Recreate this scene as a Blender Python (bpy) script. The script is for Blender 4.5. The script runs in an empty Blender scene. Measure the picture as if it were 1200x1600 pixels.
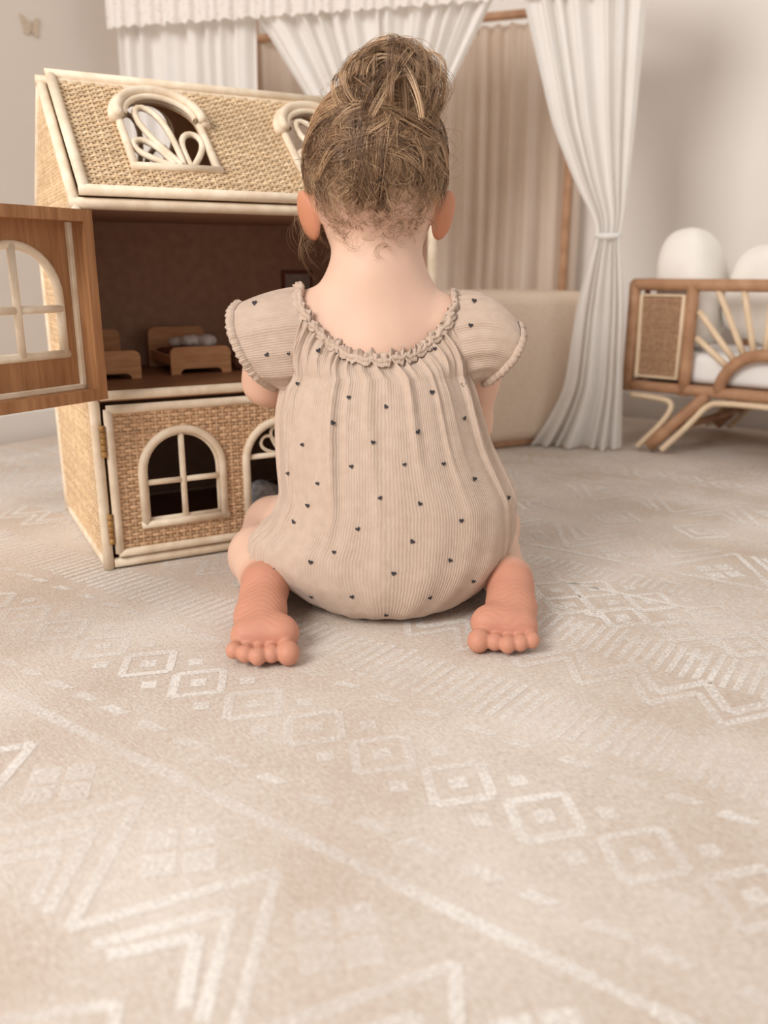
import bpy, bmesh, math
import numpy as np
from mathutils import Vector, Matrix

# ------------------------------------------------------------------ camera / world / lights
SC = bpy.context.scene
COL = SC.collection
CAM_H, PITCH, FPX = .38, .278, 1320.0
cd = bpy.data.cameras.new('camera')
cam = bpy.data.objects.new('camera', cd)
COL.objects.link(cam)
cam.location = (0, 0, CAM_H)
cam.rotation_euler = (math.pi / 2 - PITCH, 0, 0)
cd.sensor_fit = 'VERTICAL'
cd.sensor_height = 36
cd.lens = 36 * FPX / 1600
cd.clip_start = .01
cd.dof.use_dof = True
cd.dof.focus_distance = .93
cd.dof.aperture_fstop = 3.6
SC.camera = cam

W = bpy.data.worlds.new('world')
SC.world = W
W.use_nodes = True
bg = W.node_tree.nodes['Background']
bg.inputs[0].default_value = (1.0, .955, .91, 1)
bg.inputs[1].default_value = .50


def area(name, loc, target, sx, sy, power, col):
    l = bpy.data.lights.new(name, 'AREA')
    l.shape = 'RECTANGLE'
    l.size, l.size_y = sx, sy
    l.energy = power
    l.color = col
    o = bpy.data.objects.new(name, l)
    COL.objects.link(o)
    o.location = loc
    o.rotation_euler = (Vector(target) - Vector(loc)).to_track_quat('-Z', 'Y').to_euler()
    return o


area('window_daylight', (-1.7, -1.0, 1.9), (0, 1.0, .2), 1.3, 1.4, 78, (1, .965, .93))
area('side_window_daylight', (2.3, .7, 1.3), (1.1, 2.0, .6), 1.0, 1.5, 5, (1, .98, .96))
VS = SC.view_settings
VS.view_transform = 'Standard'
VS.look = 'None'
VS.exposure = 0.20
VS.gamma = 1
VS.use_curve_mapping = False

RNG = np.random.default_rng(7)
PI = math.pi


# ------------------------------------------------------------------ materials
def lin(r, g, b):
    f = lambda c: (c / 255 / 12.92) if c / 255 <= .04045 else ((c / 255 + .055) / 1.055) ** 2.4
    return (f(r), f(g), f(b), 1)


MATS = {}


def mat(name, c1, c2=None, scale=(8, 8, 8), rough=.8, bump=0., bscale=200, bstretch=(1, 1, 1), nscale=4., detail=5,
        coords='Object', sheen=0, sss=0, trans=0, var=0, mixlo=.35, mixhi=.65):
    """procedural material: two colours mixed by stretched noise, fine noise bump"""
    m = bpy.data.materials.new(name)
    m.use_nodes = True
    nt = m.node_tree
    N, L = nt.nodes, nt.links
    bs = N['Principled BSDF']
    bs.inputs['Roughness'].default_value = rough
    bs.inputs['Specular IOR Level'].default_value = .25
    if sheen:
        bs.inputs['Sheen Weight'].default_value = sheen
    if sss:
        bs.inputs['Subsurface Weight'].default_value = sss
        bs.inputs['Subsurface Radius'].default_value = (1, .35, .2)
        bs.inputs['Subsurface Scale'].default_value = .006
    tc = N.new('ShaderNodeTexCoord')
    mp = N.new('ShaderNodeMapping')
    mp.inputs['Scale'].default_value = scale
    L.new(tc.outputs[coords], mp.inputs['Vector'])
    nz = N.new('ShaderNodeTexNoise')
    nz.inputs['Scale'].default_value = nscale
    nz.inputs['Detail'].default_value = detail
    L.new(mp.outputs[0], nz.inputs['Vector'])
    rp = N.new('ShaderNodeValToRGB')
    rp.color_ramp.elements[0].position = mixlo
    rp.color_ramp.elements[1].position = mixhi
    rp.color_ramp.elements[0].color = c1
    rp.color_ramp.elements[1].color = c2 or c1
    L.new(nz.outputs[0], rp.inputs[0])
    col = rp.outputs[0]
    if var:
        gi = N.new('ShaderNodeNewGeometry')
        mr = N.new('ShaderNodeMapRange')
        mr.inputs[3].default_value = 1 - var
        mr.inputs[4].default_value = 1 + var
        L.new(gi.outputs['Random Per Island'], mr.inputs[0])
        mx = N.new('ShaderNodeVectorMath')
        mx.operation = 'MULTIPLY'
        L.new(col, mx.inputs[0])
        L.new(mr.outputs[0], mx.inputs[1])
        col = mx.outputs[0]
    L.new(col, bs.inputs['Base Color'])
    if bump:
        mp2 = N.new('ShaderNodeMapping')
        mp2.inputs['Scale'].default_value = bstretch
        L.new(tc.outputs[coords], mp2.inputs['Vector'])
        n2 = N.new('ShaderNodeTexNoise')
        n2.inputs['Scale'].default_value = bscale
        n2.inputs['Detail'].default_value = 3
        L.new(mp2.outputs[0], n2.inputs['Vector'])
        b = N.new('ShaderNodeBump')
        b.inputs['Strength'].default_value = bump
        b.inputs['Distance'].default_value = .002
        L.new(n2.outputs[0], b.inputs['Height'])
        L.new(b.outputs[0], bs.inputs['Normal'])
    if trans:
        tr = N.new('ShaderNodeBsdfTranslucent')
        L.new(col, tr.inputs['Color'])
        ms = N.new('ShaderNodeMixShader')
        ms.inputs[0].default_value = trans
        L.new(bs.outputs[0], ms.inputs[1])
        L.new(tr.outputs[0], ms.inputs[2])
        L.new(ms.outputs[0], N['Material Output'].inputs[0])
    MATS[name] = m
    return m


def M(n):
    return MATS[n]


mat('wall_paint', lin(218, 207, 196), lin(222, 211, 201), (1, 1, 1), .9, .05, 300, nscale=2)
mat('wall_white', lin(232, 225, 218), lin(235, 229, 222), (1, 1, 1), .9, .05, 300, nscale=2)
mat('white_paint', lin(228, 222, 215), lin(232, 226, 220), (1, 1, 1), .6)
mat('floor_wood', lin(150, 120, 95), lin(170, 140, 112), (1, 12, 1), .5)
mat('rattan', lin(220, 199, 172), lin(237, 221, 198), (14, 14, 14), .5, .25, 120, (1, 1, 1), nscale=3)
mat('rattan_tan', lin(166, 124, 94), lin(188, 146, 114), (10, 10, 10), .45, .2, 90, nscale=3)
mat('rattan_pale', lin(222, 196, 164), lin(232, 208, 178), (10, 10, 10), .5, .1, 90, nscale=3)
mat('cane_weave', lin(190, 152, 116), lin(216, 180, 144), (30, 30, 30), .55, .2, 400, nscale=4, var=.16)
mat('cane_roof', lin(198, 166, 128), lin(224, 196, 160), (30, 30, 30), .55, .2, 400, nscale=4, var=.14)
mat('cane_dark', lin(158, 122, 94), lin(182, 146, 114), (30, 30, 30), .6, .2, 400, nscale=4, var=.12)
mat('plywood', lin(150, 104, 68), lin(178, 130, 90), (60, 60, 4), .55, .15, 60, (6, 6, .5), nscale=2.5)
mat('cane_backing', lin(186, 150, 114), lin(196, 160, 124), (20, 20, 20), .75, .2, 300, nscale=3)
mat('plywood_dark', lin(166, 130, 108), lin(178, 142, 119), (20, 20, 20), .75, .2, 300, nscale=3)
mat('shelf_wood', lin(132, 90, 62), lin(154, 110, 78), (4, 40, 4), .45, .1, 60, nscale=3)
mat('toy_wood', lin(196, 142, 98), lin(214, 164, 120), (8, 60, 60), .5, .1, 60, nscale=3)
mat('brass', lin(150, 110, 62), lin(186, 142, 84), (40, 40, 40), .38)
mat('dark_gap', lin(40, 32, 28), None, rough=.9)
mat('curtain_white', lin(247, 244, 240), lin(250, 248, 245), (3, 3, 3), .9, .15, 900, trans=.35)
mat('lace', lin(246, 240, 234), lin(234, 222, 212), (90, 90, 90), .9, .4, 300, trans=.3, nscale=1.5, mixlo=.55, mixhi=.68)
mat('curtain_beige', lin(240, 224, 209), lin(243, 229, 215), (3, 3, 3), .9, .15, 900, trans=.4)
mat('linen', lin(214, 192, 171), lin(221, 201, 182), (60, 60, 60), .9, .3, 700, nscale=3)
mat('pillow_white', lin(236, 230, 222), lin(242, 237, 230), (3, 3, 3), .9, .2, 700)
mat('bed_sheet', lin(244, 242, 240), lin(248, 246, 244), (3, 3, 3), .9, .2, 700)
mat('fluff_grey', lin(160, 158, 160), lin(214, 212, 212), (40, 40, 40), .95, .6, 500)
mat('knit_brown', lin(96, 62, 48), lin(120, 82, 64), (60, 60, 60), .9, .5, 400)
mat('frame_red', lin(110, 62, 48), lin(126, 76, 58), (20, 20, 20), .7)
mat('pic_grey', lin(150, 140, 132), lin(170, 158, 148), (40, 40, 40), .8)
mat('navy_cloth', lin(34, 38, 52), lin(46, 50, 64), (40, 40, 40), .9)
mat('heart_ink', lin(58, 54, 58), lin(66, 62, 64), (40, 40, 40), .9)
mat('eye_white', lin(235, 232, 228), None, rough=.3)
mat('iris', lin(70, 52, 40), None, rough=.2)
mat('decal_gold', lin(204, 186, 166), lin(196, 176, 154), (40, 40, 40), .6)


# ------------------------------------------------------------------ mesh helpers
def obj(name, verts, faces, material, parent=None, smooth=True, loc=None):
    me = bpy.data.meshes.new(name)
    verts = np.asarray(verts, float)
    me.from_pydata(verts.tolist() if len(verts) < 5000 else [tuple(v) for v in verts.tolist()], [], [tuple(f) for f in faces])
    if smooth:
        me.polygons.foreach_set('use_smooth', [True] * len(me.polygons))
    me.update()
    if material is not None:
        me.materials.append(M(material) if isinstance(material, str) else material)
    o = bpy.data.objects.new(name, me)
    COL.objects.link(o)
    if parent is not None:
        o.parent = parent
    if loc is not None:
        o.location = loc
    return o


def quadmesh(name, V, Q, material, parent=None, smooth=True, loc=None):
    """fast path for big quad arrays"""
    me = bpy.data.meshes.new(name)
    V = np.asarray(V, np.float32)
    Q = np.asarray(Q, np.int32)
    me.vertices.add(len(V))
    me.vertices.foreach_set('co', V.ravel())
    me.loops.add(Q.size)
    me.loops.foreach_set('vertex_index', Q.ravel())
    me.polygons.add(len(Q))
    me.polygons.foreach_set('loop_start', np.arange(0, Q.size, Q.shape[1], dtype=np.int32))
    me.polygons.foreach_set('loop_total', np.full(len(Q), Q.shape[1], np.int32))
    if smooth:
        me.polygons.foreach_set('use_smooth', np.ones(len(Q), bool))
    me.update(calc_edges=True)
    me.validate()
    if material is not None:
        me.materials.append(M(material) if isinstance(material, str) else material)
    o = bpy.data.objects.new(name, me)
    COL.objects.link(o)
    if parent is not None:
        o.parent = parent
    if loc is not None:
        o.location = loc
    return o


def tag(o, label=None, cat=None, group=None, kind=None):
    if label: o['label'] = label
    if cat: o['category'] = cat
    if group: o['group'] = group
    if kind: o['kind'] = kind
    return o


def empty(name, loc, rz=0):
    o = bpy.data.objects.new(name, None)
    COL.objects.link(o)
    o.location = loc
    o.rotation_euler = (0, 0, rz)
    o.empty_display_size = .05
    return o


class MB:
    def __init__(s):
        s.v, s.f = [], []

    def add(s, V, F):
        n = len(s.v)
        s.v += [tuple(map(float, p)) for p in V]
        s.f += [tuple(i + n for i in f) for f in F]
        return s

    def box(s, a, b, bev=0.0):
        """axis aligned box with chamfered edges"""
        a, b = np.minimum(a, b), np.maximum(a, b)
        bm = bmesh.new()
        bmesh.ops.create_cube(bm, size=1)
        for v in bm.verts:
            v.co = Vector(((a[i] + b[i]) / 2 + v.co[i] * (b[i] - a[i]) for i in range(3)))
        if bev:
            bmesh.ops.bevel(bm, geom=bm.edges[:], offset=min(bev, .45 * float(min(np.array(b) - np.array(a)))), segments=2, affect='EDGES', profile=.5)
        bm.verts.index_update()
        s.add([v.co for v in bm.verts], [[v.index for v in f.verts] for f in bm.faces])
        bm.free()
        return s

    def tube(s, pts, r, sides=10, cap=True, closed=False):
        V, F = tube_geo(pts, r, sides, cap, closed)
        return s.add(V, F)

    def build(s, name, material, parent=None, smooth=True, loc=None):
        return obj(name, s.v, s.f, material, parent, smooth, loc)


def tube_geo(pts, r, sides=10, cap=True, closed=False):
    P = np.asarray(pts, float)
    n = len(P)
    r = np.broadcast_to(np.asarray(r, float), (n,))
    if closed:
        T = np.roll(P, -1, 0) - np.roll(P, 1, 0)
    else:
        T = np.gradient(P, axis=0)
    T /= np.linalg.norm(T, axis=1)[:, None] + 1e-12
    ref = np.array([0, 0, 1.]) if abs(T[0][2]) < .9 else np.array([1., 0, 0])
    nrm = np.cross(T[0], ref)
    nrm /= np.linalg.norm(nrm)
    V = []
    for i in range(n):
        nrm = nrm - T[i] * (nrm @ T[i])
        nrm /= np.linalg.norm(nrm) + 1e-12
        bi = np.cross(T[i], nrm)
        for j in range(sides):
            a = 2 * PI * j / sides
            V.append(P[i] + r[i] * (math.cos(a) * nrm + math.sin(a) * bi))
    F = []
    m = n if closed else n - 1
    for i in range(m):
        for j in range(sides):
            a, b = i * sides + j, i * sides + (j + 1) % sides
            c, d = ((i + 1) % n) * sides + (j + 1) % sides, ((i + 1) % n) * sides + j
            F.append((a, b, c, d))
    if cap and not closed:
        F.append(tuple(range(sides - 1, -1, -1)))
        F.append(tuple(range((n - 1) * sides, n * sides)))
    return V, F


def frame(V, o, ex, ey, ez):
    V = np.asarray(V, float)
    return np.asarray(o, float) + V[:, :1] * np.asarray(ex, float) + V[:, 1:2] * np.asarray(ey, float) + V[:, 2:3] * np.asarray(ez, float)


def plate(loops, thick):
    """flat plate with holes: loops[0] outline, others holes; local xy, z from 0 to thick"""
    cu = bpy.data.curves.new('tmp', 'CURVE')
    cu.dimensions = '2D'
    cu.fill_mode = 'BOTH'
    cu.extrude = thick / 2
    for lp in loops:
        sp = cu.splines.new('POLY')
        sp.points.add(len(lp) - 1)
        for p, q in zip(sp.points, lp):
            p.co = (q[0], q[1], 0, 1)
        sp.use_cyclic_u = True
    o = bpy.data.objects.new('tmp', cu)
    COL.objects.link(o)
    bpy.context.view_layer.update()
    me = bpy.data.meshes.new_from_object(o.evaluated_get(bpy.context.evaluated_depsgraph_get()))
    V = np.array([v.co[:] for v in me.vertices])
    V[:, 2] += thick / 2
    F = [tuple(p.vertices) for p in me.polygons]
    bpy.data.objects.remove(o)
    bpy.data.curves.remove(cu)
    bpy.data.meshes.remove(me)
    return V, F


def arch(x0, x1, z0, z1, n=14):
    """closed arch outline, flat sill at z0 and a round head up to z1"""
    r = (x1 - x0) / 2
    cx, zs = (x0 + x1) / 2, z1 - r
    pts = [(x0, z0), (x0, zs)]
    pts += [(cx - r * math.cos(a), zs + r * math.sin(a)) for a in np.linspace(0, PI, n)[1:-1]]
    pts += [(x1, zs), (x1, z0)]
    return pts


def in_arch(x, z, x0, x1, z0, z1):
    r = (x1 - x0) / 2
    cx, zs = (x0 + x1) / 2, z1 - r
    return (x0 < x < x1 and z0 < z <= zs) or (z > zs and (x - cx) ** 2 + (z - zs) ** 2 < r * r)


def weave(wd, ht, inside, prow=.0046, pcol=.0088, amp=.0011, diag=0):
    """woven cane: horizontal weavers over and under vertical stakes, local xy plane, z outwards"""
    V, F = [], []

    def ribbon(pts, wv, side):
        n0 = len(V)
        for p in pts:
            V.append(p - wv * side - np.array([0, 0, .0004]))
            V.append(p + np.array([0, 0, .0007]))
            V.append(p + wv * side - np.array([0, 0, .0004]))
        for i in range(len(pts) - 1):
            a = n0 + i * 3
            F.append((a, a + 3, a + 4, a + 1))
            F.append((a + 1, a + 4, a + 5, a + 2))

    nr, nc = int(ht / prow), int(wd / pcol)
    for r in range(nr):
        y = (r + .5) * prow
        xs = np.arange(0, wd + 1e-6, pcol / 4)
        jy = RNG.normal(0, .0003)
        w = prow * RNG.uniform(.40, .50)
        seg = []
        for i, x in enumerate(xs):
            if inside(x, y):
                z = amp * math.cos(PI * x / pcol + PI * (r % 2)) + .0012
                seg.append(np.array([x, y + jy + RNG.normal(0, .00012), z]))
            else:
                if len(seg) > 1: ribbon(seg, w, np.array([0, 1., 0]))
                seg = []
        if len(seg) > 1: ribbon(seg, w, np.array([0, 1., 0]))
    for c in range(nc):
        x = (c + .5) * pcol - pcol / 2
        ys = np.arange(0, ht + 1e-6, prow / 2)
        seg = []
        w = pcol * .2
        for y in ys:
            if inside(x, y):
                seg.append(np.array([x + RNG.normal(0, .00015), y, .0011 - .6 * amp * math.cos(PI * (y / prow - .5)) * (1 if c % 2 == 0 else -1)]))
            else:
                if len(seg) > 1: ribbon(seg, w, np.array([-1., 0, 0]))
                seg = []
        if len(seg) > 1: ribbon(seg, w, np.array([-1., 0, 0]))
    return np.array(V), F


# ---- signed distance modelling + naive surface nets
class SDF:
    def __init__(s, lo, hi, h):
        s.lo, s.h = np.array(lo, float), h
        s.n = np.ceil((np.array(hi) - s.lo) / h).astype(int) + 1
        s.F = np.full(s.n, .5, np.float32)

    def _win(s, lo, hi):
        a = np.clip(np.floor((np.array(lo) - s.lo) / s.h).astype(int), 0, s.n - 1)
        b = np.clip(np.ceil((np.array(hi) - s.lo) / s.h).astype(int) + 1, 1, s.n)
        g = [(s.lo[i] + s.h * np.arange(a[i], b[i])).astype(np.float32) for i in range(3)]
        return tuple(slice(a[i], b[i]) for i in range(3)), g[0][:, None, None], g[1][None, :, None], g[2][None, None, :]

    def _merge(s, sl, d, k, sub=False):
        f = s.F[sl]
        if sub:
            hh = np.clip(.5 - .5 * (f + d) / k, 0, 1)
            s.F[sl] = f * (1 - hh) - d * hh + k * hh * (1 - hh)
        else:
            hh = np.clip(.5 + .5 * (d - f) / k, 0, 1)
            s.F[sl] = d * (1 - hh) + f * hh - k * hh * (1 - hh)

    def cap(s, a, b, ra, rb=None, k=.01, sub=False):
        rb = ra if rb is None else rb
        a, b = np.array(a, float), np.array(b, float)
        m = max(ra, rb) + 3 * k + .006
        sl, x, y, z = s._win(np.minimum(a, b) - m, np.maximum(a, b) + m)
        d = b - a
        L2 = max(float(d @ d), 1e-12)
        t = np.clip(((x - a[0]) * d[0] + (y - a[1]) * d[1] + (z - a[2]) * d[2]) / L2, 0, 1)
        q = np.sqrt((x - a[0] - t * d[0]) ** 2 + (y - a[1] - t * d[1]) ** 2 + (z - a[2] - t * d[2]) ** 2) - (ra + t * (rb - ra))
        s._merge(sl, q, k, sub)
        return s

    def chain(s, pts, k=.01):
        for (a, ra), (b, rb) in zip(pts[:-1], pts[1:]):
            s.cap(a, b, ra, rb, k)
        return s

    def ell(s, c, r, k=.01, R=None, sub=False):
        c, r = np.array(c, float), np.array(r, float)
        m = r.max() + 3 * k + .006
        sl, x, y, z = s._win(c - m, c + m)
        p = [x - c[0], y - c[1], z - c[2]]
        if R is not None:  # rows of R are the local axes
            R = np.array(R, float)
            p = [R[i, 0] * p[0] + R[i, 1] * p[1] + R[i, 2] * p[2] for i in range(3)]
        k0 = np.sqrt(sum((p[i] / r[i]) ** 2 for i in range(3)))
        k1 = np.sqrt(sum((p[i] / r[i] ** 2) ** 2 for i in range(3))) + 1e-9
        s._merge(sl, k0 * (k0 - 1) / k1, k, sub)
        return s

    def mesh(s, smooth=1):
        F = s.F
        nx, ny, nz = F.shape
        neg = F < 0
        cnt = np.zeros((nx - 1, ny - 1, nz - 1), np.int8)
        cs = [(i, j, k) for i in (0, 1) for j in (0, 1) for k in (0, 1)]
        for i, j, k in cs:
            cnt += neg[i:nx - 1 + i, j:ny - 1 + j, k:nz - 1 + k]
        I, J, K = np.nonzero((cnt > 0) & (cnt < 8))
        idx = np.full(cnt.shape, -1, np.int32)
        idx[I, J, K] = np.arange(len(I))
        vals = {c: F[I + c[0], J + c[1], K + c[2]] for c in cs}
        acc = np.zeros((len(I), 3))
        num = np.zeros(len(I))
        for c in cs:
            for ax in range(3):
                if c[ax] == 0:
                    c2 = list(c)
                    c2[ax] = 1
                    a, b = vals[c], vals[tuple(c2)]
                    m = (a < 0) != (b < 0)
                    t = np.where(m, a / np.where(m, a - b, 1), 0)
                    p = np.tile(np.array(c, float), (len(I), 1))
                    p[:, ax] += t
                    acc += p * m[:, None]
                    num += m
        V = (np.stack([I, J, K], 1) + acc / num[:, None]) * s.h + s.lo
        Q = []
        for ax in range(3):
            a = [slice(None)] * 3
            b = [slice(None)] * 3
            a[ax], b[ax] = slice(0, -1), slice(1, None)
            cr = neg[tuple(a)] != neg[tuple(b)]
            o1, o2 = [(1, 2), (2, 0), (0, 1)][ax]
            P = np.stack(np.nonzero(cr), 1)
            P = P[(P[:, o1] > 0) & (P[:, o2] > 0) & (P[:, o1] < F.shape[o1] - 1) & (P[:, o2] < F.shape[o2] - 1)]

            def at(d1, d2):
                q = P.copy()
                q[:, o1] -= d1
                q[:, o2] -= d2
                return idx[q[:, 0], q[:, 1], q[:, 2]]
            q = np.stack([at(1, 1), at(0, 1), at(0, 0), at(1, 0)], 1)
            inv = ~neg[P[:, 0], P[:, 1], P[:, 2]]
            q[inv] = q[inv][:, ::-1]
            Q.append(q)
        Q = np.concatenate(Q)
        Q = Q[(Q >= 0).all(1)]
        for _ in range(smooth):
            E = np.concatenate([Q[:, [0, 1]], Q[:, [1, 2]], Q[:, [2, 3]], Q[:, [3, 0]]])
            S = np.zeros_like(V)
            n = np.bincount(E[:, 0], minlength=len(V)).astype(float)
            for i in range(3):
                S[:, i] = np.bincount(E[:, 0], V[E[:, 1], i], len(V))
            V = .4 * V + .6 * S / np.maximum(n, 1)[:, None]
        return V, Q


def set_color(o, C, name='Col'):
    at = o.data.color_attributes.new(name, 'FLOAT_COLOR', 'POINT')
    C = np.asarray(C, np.float32)
    if C.shape[1] == 3:
        C = np.concatenate([C, np.ones((len(C), 1), np.float32)], 1)
    at.data.foreach_set('color', C.ravel())


def set_uv(o, UV):
    """per-vertex uv"""
    ul = o.data.uv_layers.new(name='UVMap')
    li = np.zeros(len(o.data.loops), np.int32)
    o.data.loops.foreach_get('vertex_index', li)
    ul.data.foreach_set('uv', np.asarray(UV, np.float32)[li].ravel())


def grid_quads(nu, nv, closed_u=False):
    i = np.arange(nu if closed_u else nu - 1)
    j = np.arange(nv - 1)
    I, J = np.meshgrid(i, j, indexing='ij')
    I2 = (I + 1) % nu
    return np.stack([J * nu + I, J * nu + I2, (J + 1) * nu + I2, (J + 1) * nu + I], -1).reshape(-1, 4)


# ------------------------------------------------------------------ setting: floor, walls, rug
E_ = np.array([.819, -.574, 0])   # rug / room axis along the right wall
G_ = np.array([.574, .819, 0])    # axis along the left wall
RUGROT = math.atan2(-.574, .819)
Z0 = -.010                        # bare floor under the rug


def sg(s, g, z=0):
    return E_ * s + G_ * g + np.array([0, 0, z])


fl = MB().box((-2.0, -1.6, Z0 - .05), (2.4, 2.36, Z0)).build('floor', 'floor_wood', smooth=False)
fl.rotation_euler[2] = RUGROT
tag(fl, kind='structure')
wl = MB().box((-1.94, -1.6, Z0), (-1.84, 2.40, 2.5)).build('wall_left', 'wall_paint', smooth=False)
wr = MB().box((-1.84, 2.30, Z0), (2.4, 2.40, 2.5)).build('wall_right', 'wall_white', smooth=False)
bl = MB().box((-1.84, -1.6, Z0), (-1.826, 2.30, .062), .004).build('baseboard_left', 'white_paint', smooth=False)
br = MB().box((-1.826, 2.286, Z0), (2.4, 2.30, .062), .004).build('baseboard_right', 'white_paint', smooth=False)
for o in (wl, wr, bl, br):
    o.rotation_euler[2] = RUGROT
    tag(o, kind='structure')

# rug
rug_m = bpy.data.materials.new('rug_pile')
rug_m.use_nodes = True
N, L = rug_m.node_tree.nodes, rug_m.node_tree.links
bs = N['Principled BSDF']
bs.inputs['Roughness'].default_value = .95
bs.inputs['Specular IOR Level'].default_value = .1
tc = N.new('ShaderNodeTexCoord')
mp = N.new('ShaderNodeMapping')
mp.inputs['Scale'].default_value = (1, 2.6, 1)
L.new(tc.outputs['Object'], mp.inputs['Vector'])
nf = N.new('ShaderNodeTexNoise')      # heathered yarn
nf.inputs['Scale'].default_value = 210
nf.inputs['Detail'].default_value = 5
nf.inputs['Roughness'].default_value = .7
L.new(mp.outputs[0], nf.inputs['Vector'])
nl = N.new('ShaderNodeTexNoise')      # faded areas; the whitening also paints in bright sheen patches
nl.inputs['Scale'].default_value = 6
nl.inputs['Detail'].default_value = 6
L.new(tc.outputs['Object'], nl.inputs['Vector'])
ma = N.new('ShaderNodeMath')
ma.operation = 'MULTIPLY_ADD'
ma.inputs[1].default_value = .6
L.new(nl.outputs[0], ma.inputs[0])
L.new(nf.outputs[0], ma.inputs[2])
rp = N.new('ShaderNodeValToRGB')
rp.color_ramp.elements[0].position = .56
rp.color_ramp.elements[1].position = .87
rp.color_ramp.elements[0].color = lin(196, 178, 162)
rp.color_ramp.elements[1].color = lin(230, 221, 212)
sc_ = N.new('ShaderNodeMath')
sc_.operation = 'MULTIPLY'
sc_.inputs[1].default_value = .88
L.new(ma.outputs[0], sc_.inputs[0])
L.new(sc_.outputs[0], rp.inputs[0])
L.new(rp.outputs[0], bs.inputs['Base Color'])
bp = N.new('ShaderNodeBump')
bp.inputs['Strength'].default_value = .6
bp.inputs['Distance'].default_value = .0025
L.new(nf.outputs[0], bp.inputs['Height'])
L.new(bp.outputs[0], bs.inputs['Normal'])
MATS['rug_pile'] = rug_m
rug = empty('rug', (0, 0, 0), RUGROT)
tag(rug, 'large beige short-pile rug with faded white tribal pattern covering the floor', 'rug')
SMIN, SMAX, GMIN, GMAX = -1.80, 1.5, -.5, 2.25
MB().box((SMIN, GMIN, Z0), (SMAX, GMAX, -.0008), .003).build('pile', rug_m, rug, smooth=False)

pm = bpy.data.materials.new('rug_pattern')
pm.use_nodes = True
N, L = pm.node_tree.nodes, pm.node_tree.links
bs = N['Principled BSDF']
bs.inputs['Base Color'].default_value = lin(246, 241, 235)
bs.inputs['Roughness'].default_value = .95
bs.inputs['Specular IOR Level'].default_value = .1
tc = N.new('ShaderNodeTexCoord')
n1 = N.new('ShaderNodeTexNoise')
n1.inputs['Scale'].default_value = 7
n1.inputs['Detail'].default_value = 4
L.new(tc.outputs['Object'], n1.inputs['Vector'])
n2 = N.new('ShaderNodeTexNoise')
n2.inputs['Scale'].default_value = 320
n2.inputs['Detail'].default_value = 3
L.new(tc.outputs['Object'], n2.inputs['Vector'])
ad = N.new('ShaderNodeMath')
ad.operation = 'ADD'
L.new(n1.outputs[0], ad.inputs[0])
L.new(n2.outputs[0], ad.inputs[1])
rp = N.new('ShaderNodeMapRange')
rp.inputs[1].default_value = .76
rp.inputs[2].default_value = 1.2
rp.inputs[3].default_value = .03
rp.inputs[4].default_value = .86
L.new(ad.outputs[0], rp.inputs[0])
bp = N.new('ShaderNodeBump')
bp.inputs['Strength'].default_value = .5
bp.inputs['Distance'].default_value = .002
n3 = N.new('ShaderNodeTexNoise')
n3.inputs['Scale'].default_value = 900
L.new(tc.outputs['Object'], n3.inputs['Vector'])
L.new(n3.outputs[0], bp.inputs['Height'])
L.new(bp.outputs[0], bs.inputs['Normal'])
tb = N.new('ShaderNodeBsdfTransparent')
mx = N.new('ShaderNodeMixShader')
L.new(rp.outputs[0], mx.inputs[0])
L.new(tb.outputs[0], mx.inputs[1])
L.new(bs.outputs[0], mx.inputs[2])
L.new(mx.outputs[0], N['Material Output'].inputs[0])
MATS['rug_pattern'] = pm


class Pat:
    def __init__(s):
        s.v, s.f = [], []
        s.layer = 0

    def poly(s, pts):
        pts = [p for p in pts]
        if any(not (SMIN + .02 < p[0] < SMAX - .02 and GMIN + .02 < p[1] < GMAX - .02) for p in pts):
            return
        n = len(s.v)
        s.layer = (s.layer + 1) % 12
        z = -.0006 + .00004 * s.layer
        s.v += [(p[0], p[1], z) for p in pts]
        s.f.append(tuple(range(n, n + len(pts))))

    def line(s, a, b, w):
        a, b = np.array(a, float), np.array(b, float)
        d = (b - a) / (np.linalg.norm(b - a) + 1e-9)
        n = np.array([-d[1], d[0]]) * w / 2
        m = max(1, int(np.linalg.norm(b - a) / .03))
        for i in range(m):
            p, q = a + (b - a) * i / m, a + (b - a) * (i + 1) / m
            w1 = 1 + RNG.normal(0, .08)
            s.poly([p - n * w1, q - n * w1, q + n * w1, p + n * w1])

    def path(s, pts, w):
        for a, b in zip(pts[:-1], pts[1:]):
            s.line(a, b, w)

    def diamond(s, c, rs, rg):
        s.poly([(c[0] - rs, c[1]), (c[0], c[1] - rg), (c[0] + rs, c[1]), (c[0], c[1] + rg)])

    def ring(s, c, rs, rg, w):
        s.path([(c[0] - rs, c[1]), (c[0], c[1] - rg), (c[0] + rs, c[1]), (c[0], c[1] + rg), (c[0] - rs, c[1])], w)


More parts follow.
